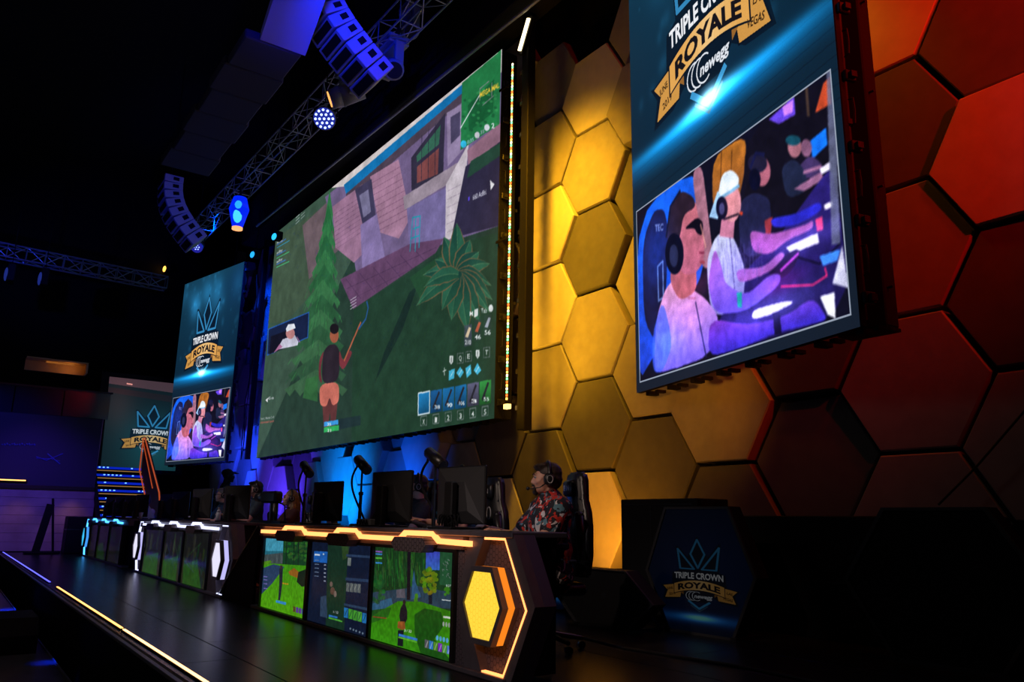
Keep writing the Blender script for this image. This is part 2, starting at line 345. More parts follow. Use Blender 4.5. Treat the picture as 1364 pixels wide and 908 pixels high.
def draw_players(cv, Z, lw=2):
    """the camera picture: four players in a row at lit desks (Z maps traced picture points to the canvas)"""
    T0 = cv.T; cv.T = Z; cv.round = 2
    P = cv.poly; SK = (205, 130, 150)
    P([(10, 420), (580, 10), (640, 670), (20, 870)], (14, 14, 30))
    P([(12, 415), (205, 285), (225, 560), (60, 800), (20, 865)], (20, 90, 225), 1, (30, 60, 190))
    P([(235, 262), (335, 200), (330, 300), (300, 420), (235, 420)], (175, 105, 35), 1, (120, 70, 40))
    for x in (262, 292): cv.line([(x, 245), (x-6, 400)], lw, (70, 40, 20))
    P([(175, 305), (205, 285), (220, 400), (240, 560), (200, 560), (190, 420)], (150, 100, 120))
    P([(335, 195), (575, 25), (600, 260), (560, 300), (480, 420), (320, 400)], (16, 14, 26))
    P([(400, 160), (475, 95), (478, 145), (430, 172)], (90, 60, 200)); P([(440, 125), (472, 105), (470, 140), (445, 150)], (190, 120, 240))
    P([(535, 140), (560, 60), (580, 40), (582, 115)], (190, 70, 40)); P([(505, 40), (512, 36), (520, 150), (512, 150)], (60, 45, 40))
    # far players
    P([(520, 215), (565, 180), (568, 225), (525, 265)], (20, 110, 240))
    cv.ell(508, 235, 16, 24, (120, 80, 110)); P([(480, 290), (520, 250), (560, 285), (540, 310), (490, 320)], (60, 45, 90))
    cv.ell(474, 232, 20, 30, (150, 95, 110)); cv.ell(470, 215, 22, 14, (20, 70, 90))
    P([(432, 290), (470, 262), (500, 290), (515, 345), (450, 375)], (28, 34, 60)); P([(470, 345), (545, 300), (560, 315), (500, 350)], (150, 100, 140)); cv.line([(500, 300), (548, 285)], 5*lw/2, (150, 100, 140))
    P([(545, 290), (575, 270), (578, 290), (550, 305)], (235, 225, 255))
    # desk surface
    P([(250, 690), (330, 560), (420, 480), (560, 300), (585, 290), (630, 660), (330, 760), (250, 770)], (40, 30, 110), 1, (25, 20, 70))
    P([(345, 690), (350, 665), (440, 640), (470, 640), (400, 675)], (250, 245, 255)); P([(540, 625), (580, 612), (582, 680), (560, 670)], (240, 240, 255))
    P([(445, 500), (535, 460), (540, 485), (460, 515)], (245, 240, 255)); P([(555, 385), (580, 375), (580, 390), (558, 398)], (250, 240, 255))
    P([(530, 425), (550, 415), (552, 450), (535, 455)], (225, 60, 120))
    P([(395, 560), (470, 500), (490, 510), (455, 570), (400, 590)], (28, 20, 60)); cv.line([(430, 560), (480, 515)], 2*lw, (170, 60, 200))
    cv.line([(430, 602), (520, 595), (560, 570), (555, 550)], 1.2*lw, (235, 40, 110)); cv.line([(480, 525), (540, 540), (600, 485)], 1.2*lw, (10, 10, 30))
    P([(540, 520), (600, 500), (590, 530), (550, 545)], (60, 130, 240)); P([(575, 590), (605, 490), (620, 600)], (190, 190, 220))
    P([(570, 20), (590, 15), (600, 485), (575, 490)], (95, 100, 130), .8)
    # third player
    P([(315, 380), (355, 355), (400, 370), (405, 420), (380, 520), (330, 530), (310, 470)], (30, 32, 66)); P([(385, 430), (408, 420), (402, 470), (388, 470)], (200, 60, 60), .7)
    cv.ell(378, 300, 26, 40, (160, 90, 110)); cv.ell(366, 278, 28, 26, (28, 26, 50)); cv.ell(358, 322, 17, 30, (10, 12, 35)); cv.line([(346, 290), (362, 252), (385, 255)], 3*lw, (20, 22, 60))
    P([(340, 455), (400, 468), (500, 440), (525, 425), (522, 450), (450, 480), (400, 520), (350, 515)], (150, 80, 160)); P([(400, 425), (480, 410), (545, 375), (550, 400), (480, 440), (410, 450)], (40, 40, 190))
    # second player
    P([(215, 545), (245, 470), (290, 462), (330, 560), (320, 660), (230, 690)], (185, 190, 225), 1, (120, 110, 200))
    cv.line([(285, 480), (300, 640)], lw, (70, 60, 120))
    P([(240, 500), (262, 560), (270, 600), (330, 630), (400, 570), (430, 570), (425, 600), (330, 670), (240, 680), (220, 600)], (160, 90, 195), 1, (90, 70, 220))
    P([(300, 560), (380, 555), (430, 510), (445, 520), (400, 565), (310, 600)], (150, 85, 180)); P([(303, 622), (318, 620), (318, 660), (306, 660)], (30, 150, 160))
    P([(262, 420), (300, 420), (295, 480), (255, 475)], (180, 110, 140)); cv.ell(290, 385, 28, 52, (205, 135, 150))
    P([(250, 370), (262, 310), (290, 296), (312, 315), (312, 338), (260, 372)], (215, 230, 250)); P([(225, 425), (250, 355), (262, 372), (250, 430)], (150, 190, 235)); cv.line([(262, 372), (312, 340)], 3*lw, (110, 160, 200))
    cv.ell(262, 400, 17, 31, (14, 14, 40)); cv.ell(262, 402, 8, 16, (60, 60, 110)); cv.line([(268, 430), (310, 415)], 1.5*lw, (15, 12, 30)); cv.ell(318, 413, 5, 5, (190, 60, 40))
    # chair and first player
    P([(30, 500), (62, 412), (92, 405), (105, 450), (100, 640), (70, 760), (35, 700)], (22, 22, 55)); cv.line([(75, 560), (90, 545), (92, 640), (78, 650), (75, 560)], 2*lw, (90, 110, 170))
    cv.text('TEC', lambda x, y: (79+x*12, 465-y*18-x*2), (120, 130, 180))
    P([(70, 700), (100, 610), (140, 585), (180, 620), (215, 640), (255, 690), (225, 790), (90, 835), (65, 835)], (225, 150, 190), 1, (110, 90, 230))
    P([(60, 740), (90, 640), (120, 760), (90, 835), (62, 835)], (60, 90, 240), .7); cv.line([(185, 650), (215, 790)], 1.6*lw, (30, 30, 90)); cv.line([(150, 600), (165, 640), (185, 640)], 1.5*lw, (170, 100, 150))
    P([(225, 690), (330, 705), (440, 680), (520, 625), (560, 680), (540, 690), (420, 720), (300, 770), (220, 790)], (110, 50, 170), 1, (50, 40, 190))
    P([(405, 670), (425, 668), (430, 725), (410, 728)], (15, 12, 40))
    P([(118, 540), (185, 540), (190, 620), (140, 650), (110, 600)], (165, 85, 100))
    P([(115, 470), (120, 400), (150, 365), (185, 380), (196, 440), (212, 500), (208, 545), (185, 575), (150, 580), (125, 540)], (190, 105, 115), 1, (170, 90, 120))
    P([(100, 480), (112, 390), (145, 355), (180, 372), (186, 400), (150, 420), (140, 480), (118, 530)], (38, 26, 40)); P([(150, 460), (190, 425), (208, 440), (205, 475), (190, 470), (182, 455)], (12, 10, 25))
    g0 = cv.T; 
    for gx, gy, rx, ry, c_, a_ in ((70, 520, 60, 120, (10, 60, 200), .35), (110, 760, 60, 60, (20, 60, 255), .5), (200, 600, 40, 40, (90, 30, 60), .35), (170, 690, 50, 60, (90, 40, 60), .4), (330, 700, 90, 40, (40, 20, 160), .35), (290, 560, 60, 60, (60, 60, 160), .3), (400, 660, 90, 40, (80, 80, 160), .5), (490, 480, 60, 30, (80, 70, 160), .5), (370, 500, 50, 40, (60, 20, 110), .3), (290, 380, 24, 36, (70, 30, 20), .35), (430, 590, 50, 30, (120, 20, 120), .35)): cv.glow(gx, gy, rx*1.15, ry*.62, c_, a_)
    for k in range(26): cv.line([(250+k*5, 480+(k*37) % 60), (252+k*5, 500+(k*53) % 90)], .8*lw, (90, 80, 170), .5)
    cv.line([(200, 445), (215, 505)], 2*lw, (225, 150, 140), .6); cv.line([(196, 520), (210, 520)], 1.6*lw, (120, 40, 70)); cv.ell(135, 505, 10, 16, (150, 80, 90), .6)
    cv.ell(124, 525, 27, 55, (10, 12, 34)); cv.ell(122, 530, 13, 30, (35, 40, 75)); cv.line([(100, 480), (112, 400), (140, 358)], 3*lw, (20, 22, 50)); cv.ell(205, 545, 8, 5, (150, 60, 80))
    cv.T = T0; cv.round = 0

def portrait_canvas():
    W_, H_ = 720, 1142; pm = W_/3.75; cv = Canvas(W_, H_, (16, 42, 62))
    yy = np.linspace(0, 1, H_)[:, None, None].astype(np.float32); xx = np.linspace(0, 1, W_)[None, :, None].astype(np.float32)
    top = np.array([22, 66, 92])/255; mid = np.array([14, 44, 66])/255; bot = np.array([24, 34, 50])/255
    g = np.where(yy < .5, top*(1-yy*2)+mid*yy*2, mid*(2-yy*2)+bot*(yy*2-1)); cv.a[:] = g*(1-.25*abs(xx-.5))
    for i in range(70):
        x, y = cv.rng.rand()*W_, cv.rng.rand()**1.4*H_*.5; r = cv.rng.rand()*14+3; cv.glow(x, y, r, r*1.3, (30, 90, 120), .16)
    for i in range(14): cv.glow(cv.rng.rand()*W_, 80+cv.rng.rand()*150, 55, 70, (22, 70, 100), .28)
    for i in range(9): cv.line([(0, 640+i*26), (W_, 620+i*24)], 3, (10, 20, 34), .35)
    cx, cy = 1.80*pm, H_-(6.45-2.58)*pm; u = .78*pm
    gy = H_-(5.34-2.58)*pm
    cv.glow(cx, gy+26, 420, 30, (0, 80, 130), .9); cv.glow(cx, gy+8, 330, 15, (20, 150, 220), .8)
    draw_logo(cv, lambda x, y: (cx+x*u, cy-y*u*.99), u)
    cv.glow(cx, gy, 90, 16, (120, 210, 240), 1.0); cv.glow(cx, gy-4, 34, 20, (200, 240, 255), .9)
    m = int(.10*pm); b = int(.12*pm); ih = int(2.0*pm)
    x0, x1, y0, y1 = m, W_-m, H_-b-ih, H_-b
    sub = Canvas(x1-x0, y1-y0, (10, 10, 20))
    src = [((a-840)*2.161, (b_-110)*2.161) for a, b_ in ((852, 508), (1128, 418), (1108, 122), (846, 303))]
    draw_players(sub, hom(src, [(0, y1-y0), (x1-x0, y1-y0), (x1-x0, 0), (0, 0)]), 2.4); sub.mottle(.3, 14); sub.mottle(.12, 5); sub.blur(2); sub.grain(.16)
    cv.a[y0-3:y1+3, x0-3:x1+3] = np.array([150, 160, 178])/255; cv.a[y0:y1, x0:x1] = sub.a*1.12
    cv.grain(.08); return cv
IMG_PORTRAIT = portrait_canvas().image('portrait_picture')

def game_canvas():
    W_, H_ = 1280, 720; cv = Canvas(W_, H_, (38, 60, 50)); Q = [(343, 610), (660, 557), (665, 65), (365, 310)]
    cv.T = hom(Q, [(0, H_), (W_, H_), (W_, 0), (0, 0)]); P = cv.poly
    P([(340, 300), (480, 180), (470, 340), (400, 480), (340, 620)], (58, 82, 68)); P([(345, 330), (420, 280), (440, 360), (380, 430), (345, 430)], (66, 84, 66), .8)
    P([(400, 300), (440, 262), (452, 330), (410, 372)], (112, 88, 100), .8)
    # building
    P([(430, 262), (668, 68), (668, 300), (560, 335), (480, 402), (470, 345), (440, 300)], (108, 92, 130))
    P([(438, 250), (668, 58), (668, 95), (610, 118), (455, 248)], (205, 196, 196)); P([(455, 246), (612, 112), (612, 124), (458, 258)], (20, 110, 170)); P([(458, 258), (612, 124), (612, 136), (458, 270)], (74, 62, 78))
    P([(440, 275), (480, 245), (490, 330), (470, 350), (445, 330)], (150, 112, 140)); P([(490, 235), (528, 212), (545, 290), (530, 318), (505, 310)], (160, 120, 146))
    for i in range(9): cv.line([(490+i*1.2, 245+i*8), (530+i*1.6, 222+i*8)], 1.5, (120, 84, 112)); cv.line([(443, 285+i*6), (478, 262+i*6)], 1.3, (112, 80, 108))
    P([(470, 252), (492, 238), (500, 300), (484, 312)], (60, 56, 84)); P([(476, 260), (488, 252), (492, 282), (482, 290)], (112, 108, 140))
    P([(478, 300), (500, 285), (512, 345), (482, 372)], (128, 112, 160))
    P([(545, 210), (590, 150), (588, 238), (546, 254)], (48, 44, 62)); P([(552, 208), (584, 166), (582, 192), (553, 216)], (50, 96, 78)); P([(553, 222), (582, 197), (581, 232), (553, 244)], (118, 66, 66))
    for x in (559, 568, 577): cv.line([(x, 240), (x, 165+(577-x)*.8)], 2.2, (40, 38, 54))
    P([(535, 262), (610, 215), (612, 235), (537, 280)], (150, 136, 150)); P([(540, 278), (592, 250), (592, 322), (545, 340)], (114, 104, 152)); P([(592, 246), (622, 190), (618, 240), (600, 318), (592, 322)], (196, 186, 196))
    for i in range(6): cv.line([(594, 255+i*11), (612, 246+i*11)], 1.6, (160, 146, 164))
    P([(592, 150), (612, 138), (614, 200), (594, 222)], (140, 124, 158)); P([(597, 156), (610, 148), (610, 180), (598, 192)], (70, 64, 92))
    P([(620, 200), (668, 160), (668, 185), (622, 226)], (142, 104, 124)); P([(618, 222), (668, 186), (668, 300), (600, 318)], (46, 42, 66)); P([(625, 215), (668, 188), (668, 205), (620, 238)], (38, 70, 56))
    # terrace
    P([(452, 372), (545, 325), (590, 318), (575, 345), (470, 412)], (96, 66, 98))
    for i in range(6): cv.line([(460+i*18, 372-i*8), (480+i*18, 398-i*9)], 1.4, (70, 48, 78))
    cv.line([(460, 385), (580, 330)], 1.4, (72, 50, 78)); cv.line([(465, 400), (580, 342)], 1.4, (72, 50, 78))
    # console and shopping cart outline
    for a, b in (((545, 335), (548, 290)), ((548, 290), (558, 288)), ((558, 288), (557, 330)), ((549, 305), (558, 302)), ((546, 318), (557, 314)), ((552, 290), (552, 335))): cv.line([a, b], 3.5, (40, 140, 160))
    for k in range(4): cv.line([(466, 400+k*4), (474, 395+k*4)], 2, (190, 185, 200))
    # lawn shading
    P([(470, 412), (590, 330), (662, 310), (662, 560), (470, 590)], (34, 62, 46), .9); P([(512, 470), (545, 390), (556, 380), (536, 440), (500, 510)], (24, 42, 40), .8)
    P([(545, 370), (600, 330), (640, 350), (620, 380), (560, 400)], (36, 74, 48), .8)
    for i in range(260):
        x = 470+cv.rng.rand()*190; y = 410+cv.rng.rand()*160; cv.line([(x, y), (x+1, y-6)], 1.4, (26+cv.rng.rand()*20, 56+cv.rng.rand()*24, 40), .6)
    # fir tree
    n = 13; rows = []
    for i in range(n):
        y = 268+i*20; wd = 5+i*3.1
        c = (36+i, 104-i*2, 58) if i % 2 else (46+i, 118-i*2, 66)
        cx = 436-i*1.2
        pts = [(cx, y-16)]+[(cx+wd*(j/6), y+22+(5 if j % 2 else -4)-i*.6) for j in range(6, -7, -1)]
        P(pts, c, .95)
    for i in range(160):
        t = cv.rng.rand(); y = 285+t*220; x = 434-t*12+(cv.rng.rand()-.5)*2*(5+t*34); cv.line([(x, y), (x+(x-430)*.15, y+9)], 2.2, (60, 140, 74) if i % 2 else (28, 78, 50), .7)
    P([(408, 505), (424, 500), (424, 535), (404, 530)], (50, 104, 58), .8)
    # agave
    rl = cv.rng
    for ang, L in ((-2.75, 66), (-2.35, 58), (-1.95, 70), (-1.62, 76), (-1.25, 62), (-.95, 60), (-.62, 66), (-.2, 58), (.15, 60), (.5, 62), (.95, 66), (1.35, 78), (1.75, 62), (2.25, 44), (2.9, 74), (3.3, 60)):
        cx, cy = 610, 366; pl = []; pr = []; mid = []
        for k in range(9):
            f = k/8; r = L*.92*f; x = cx+r*math.cos(ang)*.84; y = cy+r*math.sin(ang)+26*f*f*abs(math.cos(ang)); wd = 12*math.sin(PI*min(1, f*.9+.12))**.8*(1+.18*(rl.rand()-.5)); nx, ny = -math.sin(ang), math.cos(ang)
            pl.append((x+nx*wd, y+ny*wd)); pr.append((x-nx*wd, y-ny*wd)); mid.append((x, y))
        P(pl+pr[::-1], (104, 88, 62)); sh = lambda q: [(a[0]*.86+m[0]*.14, a[1]*.86+m[1]*.14) for a, m in zip(q, mid)]
        P(sh(pl)+sh(pr)[::-1], (26, 66, 58), 1, (36, 84, 62)); P(sh(pl)+mid[::-1], (44, 98, 74), .7); cv.line(mid, 1.6, (96, 132, 92), .6)
    # plain player figure seen from behind
    cv.round = 2
    P([(428, 515), (452, 513), (450, 548), (447, 574), (442, 574), (441, 545), (438, 575), (433, 575), (431, 545)], (94, 52, 52)); P([(426, 512), (452, 508), (453, 535), (444, 541), (440, 528), (436, 542), (427, 540)], (196, 108, 94))
    P([(430, 470), (437, 460), (447, 458), (453, 468), (452, 508), (429, 512)], (44, 36, 46)); P([(432, 465), (427, 492), (430, 512), (425, 505), (425, 480)], (110, 48, 56)); P([(452, 464), (457, 482), (466, 466), (470, 470), (458, 494), (452, 486)], (120, 52, 60))
    cv.ell(445, 447, 6, 10, (150, 84, 62)); cv.ell(445, 438, 6, 7, (28, 24, 30)); cv.line([(459, 480), (480, 430)], 7, (176, 96, 70)); cv.line([(478, 438), (487, 425), (490, 410), (488, 402)], 6, (40, 84, 140))
    cv.round = 0
    # interface
    P([(612, 110), (664, 66), (663, 165), (611, 200)], (34, 116, 66)); P([(620, 140), (655, 105), (654, 150), (622, 175)], (24, 92, 52))
    for i in range(46): x = 614+cv.rng.rand()*46; y = 112+cv.rng.rand()*60-(x-612)*.55+22; cv.ell(x, y, 2.2, 1.8, (50, 140, 80) if i % 2 else (24, 84, 50), .8)
    for a in (((636, 118), (648, 108)), ((640, 140), (654, 128)), ((636, 118), (636, 134)), ((652, 110), (652, 130))): cv.line(a, 2.5, (120, 130, 130))
    cv.line([(611, 170), (636, 126)], 3.5, (205, 210, 215)); cv.text('MEGA MAL', lambda x, y: (649+x*13, 123-x*7-y*7), (225, 190, 60), .03)
    cv.ell(615, 192, 4, 5, (50, 180, 220)); cv.ell(633, 180, 3.4, 4.4, (200, 200, 210)); cv.ell(646, 170, 3.6, 4.6, (200, 205, 215)); cv.text('2', lambda x, y: (654+x*2, 171-y*7), (225, 225, 235)); cv.text('0:35', lambda x, y: (624+x*4.5, 190-x*2.2-y*5), (150, 190, 200)); cv.text('35', lambda x, y: (640+x*2.6, 178-x*1.2-y*5), (150, 150, 170))
    P([(651, 240), (657, 246), (652, 254)], (235, 235, 240)); cv.text('660 Ac8bl', lambda x, y: (637+x*9, 263-x*4-y*7), (190, 190, 205)); P([(622, 263), (624, 262), (624, 267), (622, 268)], (90, 70, 220))
    P([(357, 530), (354, 533), (357, 536)], (235, 235, 240)); cv.text('45 m', lambda x, y: (361+x*4, 532-x*.5-y*4), (190, 195, 200))
    for k, (y, c) in enumerate(((326, (50, 150, 190)), (340, (70, 190, 120)), (352, (70, 190, 120)))): cv.line([(366, y), (378, y-8+k)], 3, (60, 110, 190)); cv.line([(366, y+4), (383, y-6+k)], 2.4, c); cv.text('adby', lambda x, yy: (370+x*4, y-4-x*2.4-yy*3.4), (180, 190, 200))
    for k in range(3): cv.line([(391, 298-k*4), (396, 293-k*4)], 2.4, (160, 175, 175)); cv.line([(398, 291-k*4), (403, 286-k*4)], 2.4, (150, 165, 165))
    cv.text('Nerd_1Magist Crv0', lambda x, y: (357+x*9, 558-x*1.2-y*3), (150, 160, 160)); cv.text('eliminated spent', lambda x, y: (357+x*9, 563-x*1.2-y*3), (170, 90, 80))
    # small camera picture
    P([(356, 438), (411, 415), (410, 450), (355, 474)], (40, 90, 170)); P([(357, 439), (410, 417), (409, 449), (356, 472)], (24, 34, 66))
    P([(360, 448), (382, 440), (384, 462), (358, 472)], (20, 20, 36)); P([(368, 466), (376, 452), (392, 446), (397, 455), (396, 460)], (196, 196, 214)); cv.ell(386, 444, 6, 7.5, (190, 130, 130)); P([(380, 438), (383, 432), (391, 431), (393, 437), (381, 442)], (226, 230, 240)); P([(364, 470), (372, 458), (376, 462)], (170, 110, 150)); cv.line([(395, 449), (399, 456)], 3, (170, 110, 150))
    # hot bar
    xs = np.linspace(558, 656, 7); cols = [(34, 128, 190), (30, 92, 150), (30, 110, 170), (30, 110, 170), (92, 92, 120), (50, 140, 66)]
    for i in range(6):
        a, b = xs[i]+.6, xs[i+1]-.6; y = lambda x: 524-(x-558)*.19; h = 29+(a-558)*.03
        P([(a, y(a)), (b, y(b)), (b, y(b)+h), (a, y(a)+h)], cols[i], 1, tuple(c*.6 for c in cols[i]))
        if i == 0: cv.line([(a, y(a)), (b, y(b)), (b, y(b)+h), (a, y(a)+h)], 3, (210, 225, 235), 1, True)
        else:
            cv.line([(a+4, y(a)+h-8), (b-4, y(b)+5)], 6, (36, 36, 44)); cv.line([(a+7, y(a)+h-12), (a+9, y(a)+h-5)], 4, (36, 36, 44)); cv.text(['', '38', '90', '106', '3', '55'][i], lambda x, yy: (b-6+x*3.6, y(b)+h-3-yy*5), (235, 240, 240))
        cv.text(['X', '1', '2', '3', '4', '5'][i], lambda x, yy: ((a+b)/2+x*1.6, y(a)+h+12-yy*7), (215, 220, 220)); cv.line([((a+b)/2-4, y(a)+h+2), ((a+b)/2+4, y(a)+h+.5), ((a+b)/2+4, y(a)+h+13), ((a+b)/2-4, y(a)+h+14)], 1.6, (110, 120, 120), 1, True)
    for i, (x, t) in enumerate(((602, ''), (614, 'Q'), (625, 'E'), (637, ''), (649, 'T'))):
        yb = 480-(x-602)*.22
        if t: cv.text(t, lambda u, v: (x+u*1.8, yb+3-v*6.5), (215, 220, 220)); cv.line([(x-4, yb-6), (x+4, yb-7), (x+4, yb+6), (x-4, yb+7)], 1.5, (100, 110, 110), 1, True)
        else: P([(x-2.5, yb-6), (x+2.5, yb-6), (x+2.5, yb+2), (x, yb+6), (x-2.5, yb+2)], (205, 210, 210)); cv.line([(x, yb-4), (x, yb+3)], 1.6, (40, 60, 50))
    for i, x in enumerate((603, 614, 625, 637)):
        y = 499-i*2.2; P([[(x-4, y-5), (x+4, y-8), (x+3, y+5), (x-4, y+8)], [(x-5, y), (x, y-8), (x+5, y-1), (x, y+7)], [(x-4, y-4), (x+3, y-9), (x+4, y+3), (x-2, y+9)], [(x-5, y+1), (x, y-9), (x+5, y+1), (x, y+7)]][i], (70, 180, 215)); cv.line([(x-2, y+3), (x+2, y-4)], 1.8, (200, 235, 245))
    cv.line([(591, 495), (595, 493)], 2, (190, 200, 200)); cv.line([(593, 490), (593, 500)], 2, (190, 200, 200))
    for x, y, c, t in ((624, 444, (200, 180, 150), '210'), (637, 437, (180, 90, 66), '46'), (650, 431, (150, 156, 170), '56')):
        P([(x-5, y-10), (x+5, y-12), (x+5, y+16), (x-5, y+18)], (70, 74, 92) if x == 624 else (40, 60, 54), .7); P([(x-4, y+5), (x+1, y-8), (x+4, y-7), (x, y+6)], c); cv.text(t, lambda u, v: (x+u*4, y+15-v*6), (225, 230, 230))
    cv.text('M', lambda x, y: (628+x*2, 421-y*6), (215, 220, 220)); P([(632, 413), (637, 411), (637, 421), (632, 423)], (210, 215, 215)); cv.text('Tab', lambda x, y: (645+x*4, 417-y*6), (215, 220, 220)); cv.ell(654, 411, 3, 5, (210, 215, 215))
    P([(433, 562), (452, 559), (452, 565), (433, 568)], (60, 150, 220)); P([(433, 569), (453, 566), (453, 573), (433, 576)], (50, 170, 90)); P([(453, 558), (482, 553), (482, 566), (453, 572)], (30, 46, 52), .8)
    cv.text('25', lambda x, y: (440+x*2.6, 567-y*4), (235, 240, 240)); cv.text('21', lambda x, y: (440+x*2.6, 575-y*4), (235, 240, 240))
    cv.mottle(.2, 23); cv.mottle(.10, 5); cv.blur(1); cv.grain(.09); return cv
IMG_GAME = game_canvas().image('main_screen_picture')

def tv_canvas(k):
    W_, H_ = 640, 360; ox, oy, s = 330, 690, 4.54
    cr = {0: [(72, 545), (336, 606), (368, 128), (103, 106)], 1: [(363, 625), (725, 718), (748, 160), (383, 132)], 2: [(737, 735), (1225, 872), (1245, 188), (763, 165)]}[k]
    cv = Canvas(W_, H_, (30, 60, 30)); cv.T = hom(cr, [(0, H_), (W_, H_), (W_, 0), (0, 0)]); P = cv.poly; R_ = cv.rng.rand
    if k == 0:
        P([(60, 100), (380, 100), (380, 240), (60, 240)], (40, 110, 130)); P([(100, 106), (220, 106), (215, 190), (100, 190)], (70, 160, 190)); P([(95, 215), (210, 200), (212, 270), (90, 275)], (70, 82, 84))
        for i in range(8): cv.line([(100+i*14, 215), (100+i*14, 265)], 6, (92, 104, 104) if i % 2 else (54, 64, 68))
        P([(210, 110), (370, 125), (365, 300), (205, 280)], (24, 66, 36))
        for i in range(60): cv.ell(215+R_()*150, 120+R_()*130, 9, 9, (30+R_()*40, 80+R_()*60, 40), .7)
        for x in (228, 275, 300): cv.line([(x, 130), (x-2, 275)], 9, (24, 30, 30))
        P([(88, 268), (360, 280), (345, 612), (65, 560)], (66, 150, 20), 1, (90, 175, 20)); P([(88, 300), (150, 275), (215, 290), (190, 330), (140, 400), (75, 470)], (42, 66, 100)); P([(90, 260), (130, 250), (140, 262), (90, 285)], (84, 140, 30))
        P([(240, 320), (275, 295), (315, 330), (300, 360), (250, 340)], (150, 96, 30)); P([(300, 320), (370, 290), (365, 400), (320, 410), (290, 380)], (20, 36, 26))
        P([(186, 300), (208, 300), (204, 400), (192, 500), (180, 500), (186, 400)], (34, 40, 50)); cv.ell(197, 292, 8, 12, (60, 50, 46)); cv.line([(205, 392), (240, 398)], 7, (190, 150, 30))
        P([(168, 500), (228, 512), (226, 528), (166, 516)], (60, 150, 215))
        for i, c in enumerate(((96, 80, 40), (100, 60, 160), (100, 60, 160), (70, 80, 160))): P([(270+i*17, 532+i*4), (284+i*17, 535+i*4), (283+i*17, 568+i*4), (269+i*17, 565+i*4)], c)
        for y in (355, 375, 400, 430): cv.line([(90, y), (112, y+2)], 5, (120, 110, 190))
    if k == 1:
        P([(360, 130), (750, 160), (725, 720), (360, 625)], (18, 28, 52)); P([(478, 140), (600, 150), (585, 700), (475, 660)], (24, 52, 38)); P([(560, 150), (610, 155), (600, 230), (570, 250)], (70, 96, 40), .5)
        P([(394, 192), (477, 196), (474, 268), (392, 262)], (32, 100, 190)); P([(398, 210), (430, 212), (430, 222), (398, 220)], (225, 235, 245)); cv.ell(452, 212, 5, 6, (200, 220, 240))
        for y in (250, 275, 300, 325, 350): cv.line([(400, y), (425, y+2)], 3, (130, 150, 180)); cv.line([(458, y+30), (468, y+31)], 6, (160, 170, 190))
        P([(590, 210), (745, 220), (744, 235), (590, 225)], (44, 64, 96)); P([(588, 356), (735, 366), (734, 384), (588, 374)], (40, 60, 92)); P([(582, 515), (725, 540), (724, 556), (582, 530)], (44, 66, 96))
        P([(600, 232), (620, 234), (618, 285), (598, 282)], (120, 130, 128))
        for i in range(4): P([(594+i*22, 388+i*2), (613+i*22, 390+i*2), (612+i*22, 445+i*2), (593+i*22, 442+i*2)], (96, 104, 106)); cv.line([(597+i*22, 432), (609+i*22, 400)], 3, (150, 156, 150))
        for i, c in enumerate(((36, 120, 190), (70, 160, 50), (70, 160, 50), (80, 170, 60), (36, 120, 190))): P([(583+i*27, 540+i*7), (607+i*27, 545+i*7), (606+i*27, 606+i*7), (582+i*27, 600+i*7)], c); cv.line([(588+i*27, 592+i*7), (602+i*27, 552+i*7)], 4, (26, 60, 50))
        cv.ell(503, 400, 9, 17, (110, 92, 84)); cv.ell(512, 442, 14, 24, (96, 70, 60)); cv.ell(528, 460, 9, 20, (120, 104, 96)); P([(440, 480), (475, 470), (485, 610), (440, 600)], (46, 66, 92))
        P([(493, 588), (545, 598), (544, 610), (492, 600)], (50, 120, 200)); P([(492, 602), (574, 622), (573, 632), (491, 612)], (80, 170, 60)); cv.text('3 / 22', lambda x, y: (533+x*16, 578+x*2-y*14), (190, 195, 200))
        for x in (622, 640, 656, 676, 694): cv.ell(x, 668+(x-622)*.35, 5, 7, (110, 130, 150))
    if k == 2:
        P([(730, 160), (1250, 185), (1240, 520), (730, 520)], (26, 62, 30))
        for i in range(150): x = 760+R_()*300; y = 165+R_()*200; cv.line([(x, y), (x+3, y+40+R_()*60)], 5, (26+R_()*50, 70+R_()*70, 30+R_()*20), .6)
        P([(1068, 180), (1152, 186), (1150, 300), (1066, 300)], (60, 70, 190), 1, (60, 110, 200)); P([(1152, 186), (1240, 190), (1238, 400), (1150, 390)], (36, 84, 52))
        for i in range(18): x = 1158+R_()*50; y = 220+R_()*120; cv.line([(x, y), (x+12*R_(), y+16*R_())], 3, (110, 130, 120))
        P([(940, 420), (1000, 400), (1240, 440), (1235, 540), (740, 520), (745, 450)], (44, 66, 84)); P([(985, 380), (995, 300), (1005, 380), (1040, 470), (980, 490)], (50, 90, 130)); P([(890, 430), (940, 420), (945, 480), (890, 480)], (96, 92, 104)); P([(745, 520), (860, 480), (870, 540), (745, 560)], (50, 96, 130))
        for i in range(30): cv.ell(745+R_()*70, 340+R_()*170, 12, 14, (20+R_()*24, 70+R_()*40, 40), .7)
        P([(955, 180), (975, 180), (972, 490), (952, 490)], (26, 20, 28))
        cv.line([(1095, 440), (1095, 500)], 26, (24, 30, 44))
        for i in range(40): a = R_()*6.28; r = R_()**.5; cv.ell(1090+50*r*math.cos(a), 365+82*r*math.sin(a), 13, 13, (80+R_()*50, 110+R_()*44, 20), .85)
        for i in range(10): cv.ell(1195+R_()*20-10, 430+R_()*50-25, 9, 10, (60, 130, 30), .9); cv.ell(1008+R_()*10-5, 480+R_()*40-20, 9, 12, (70, 130, 30), .9)
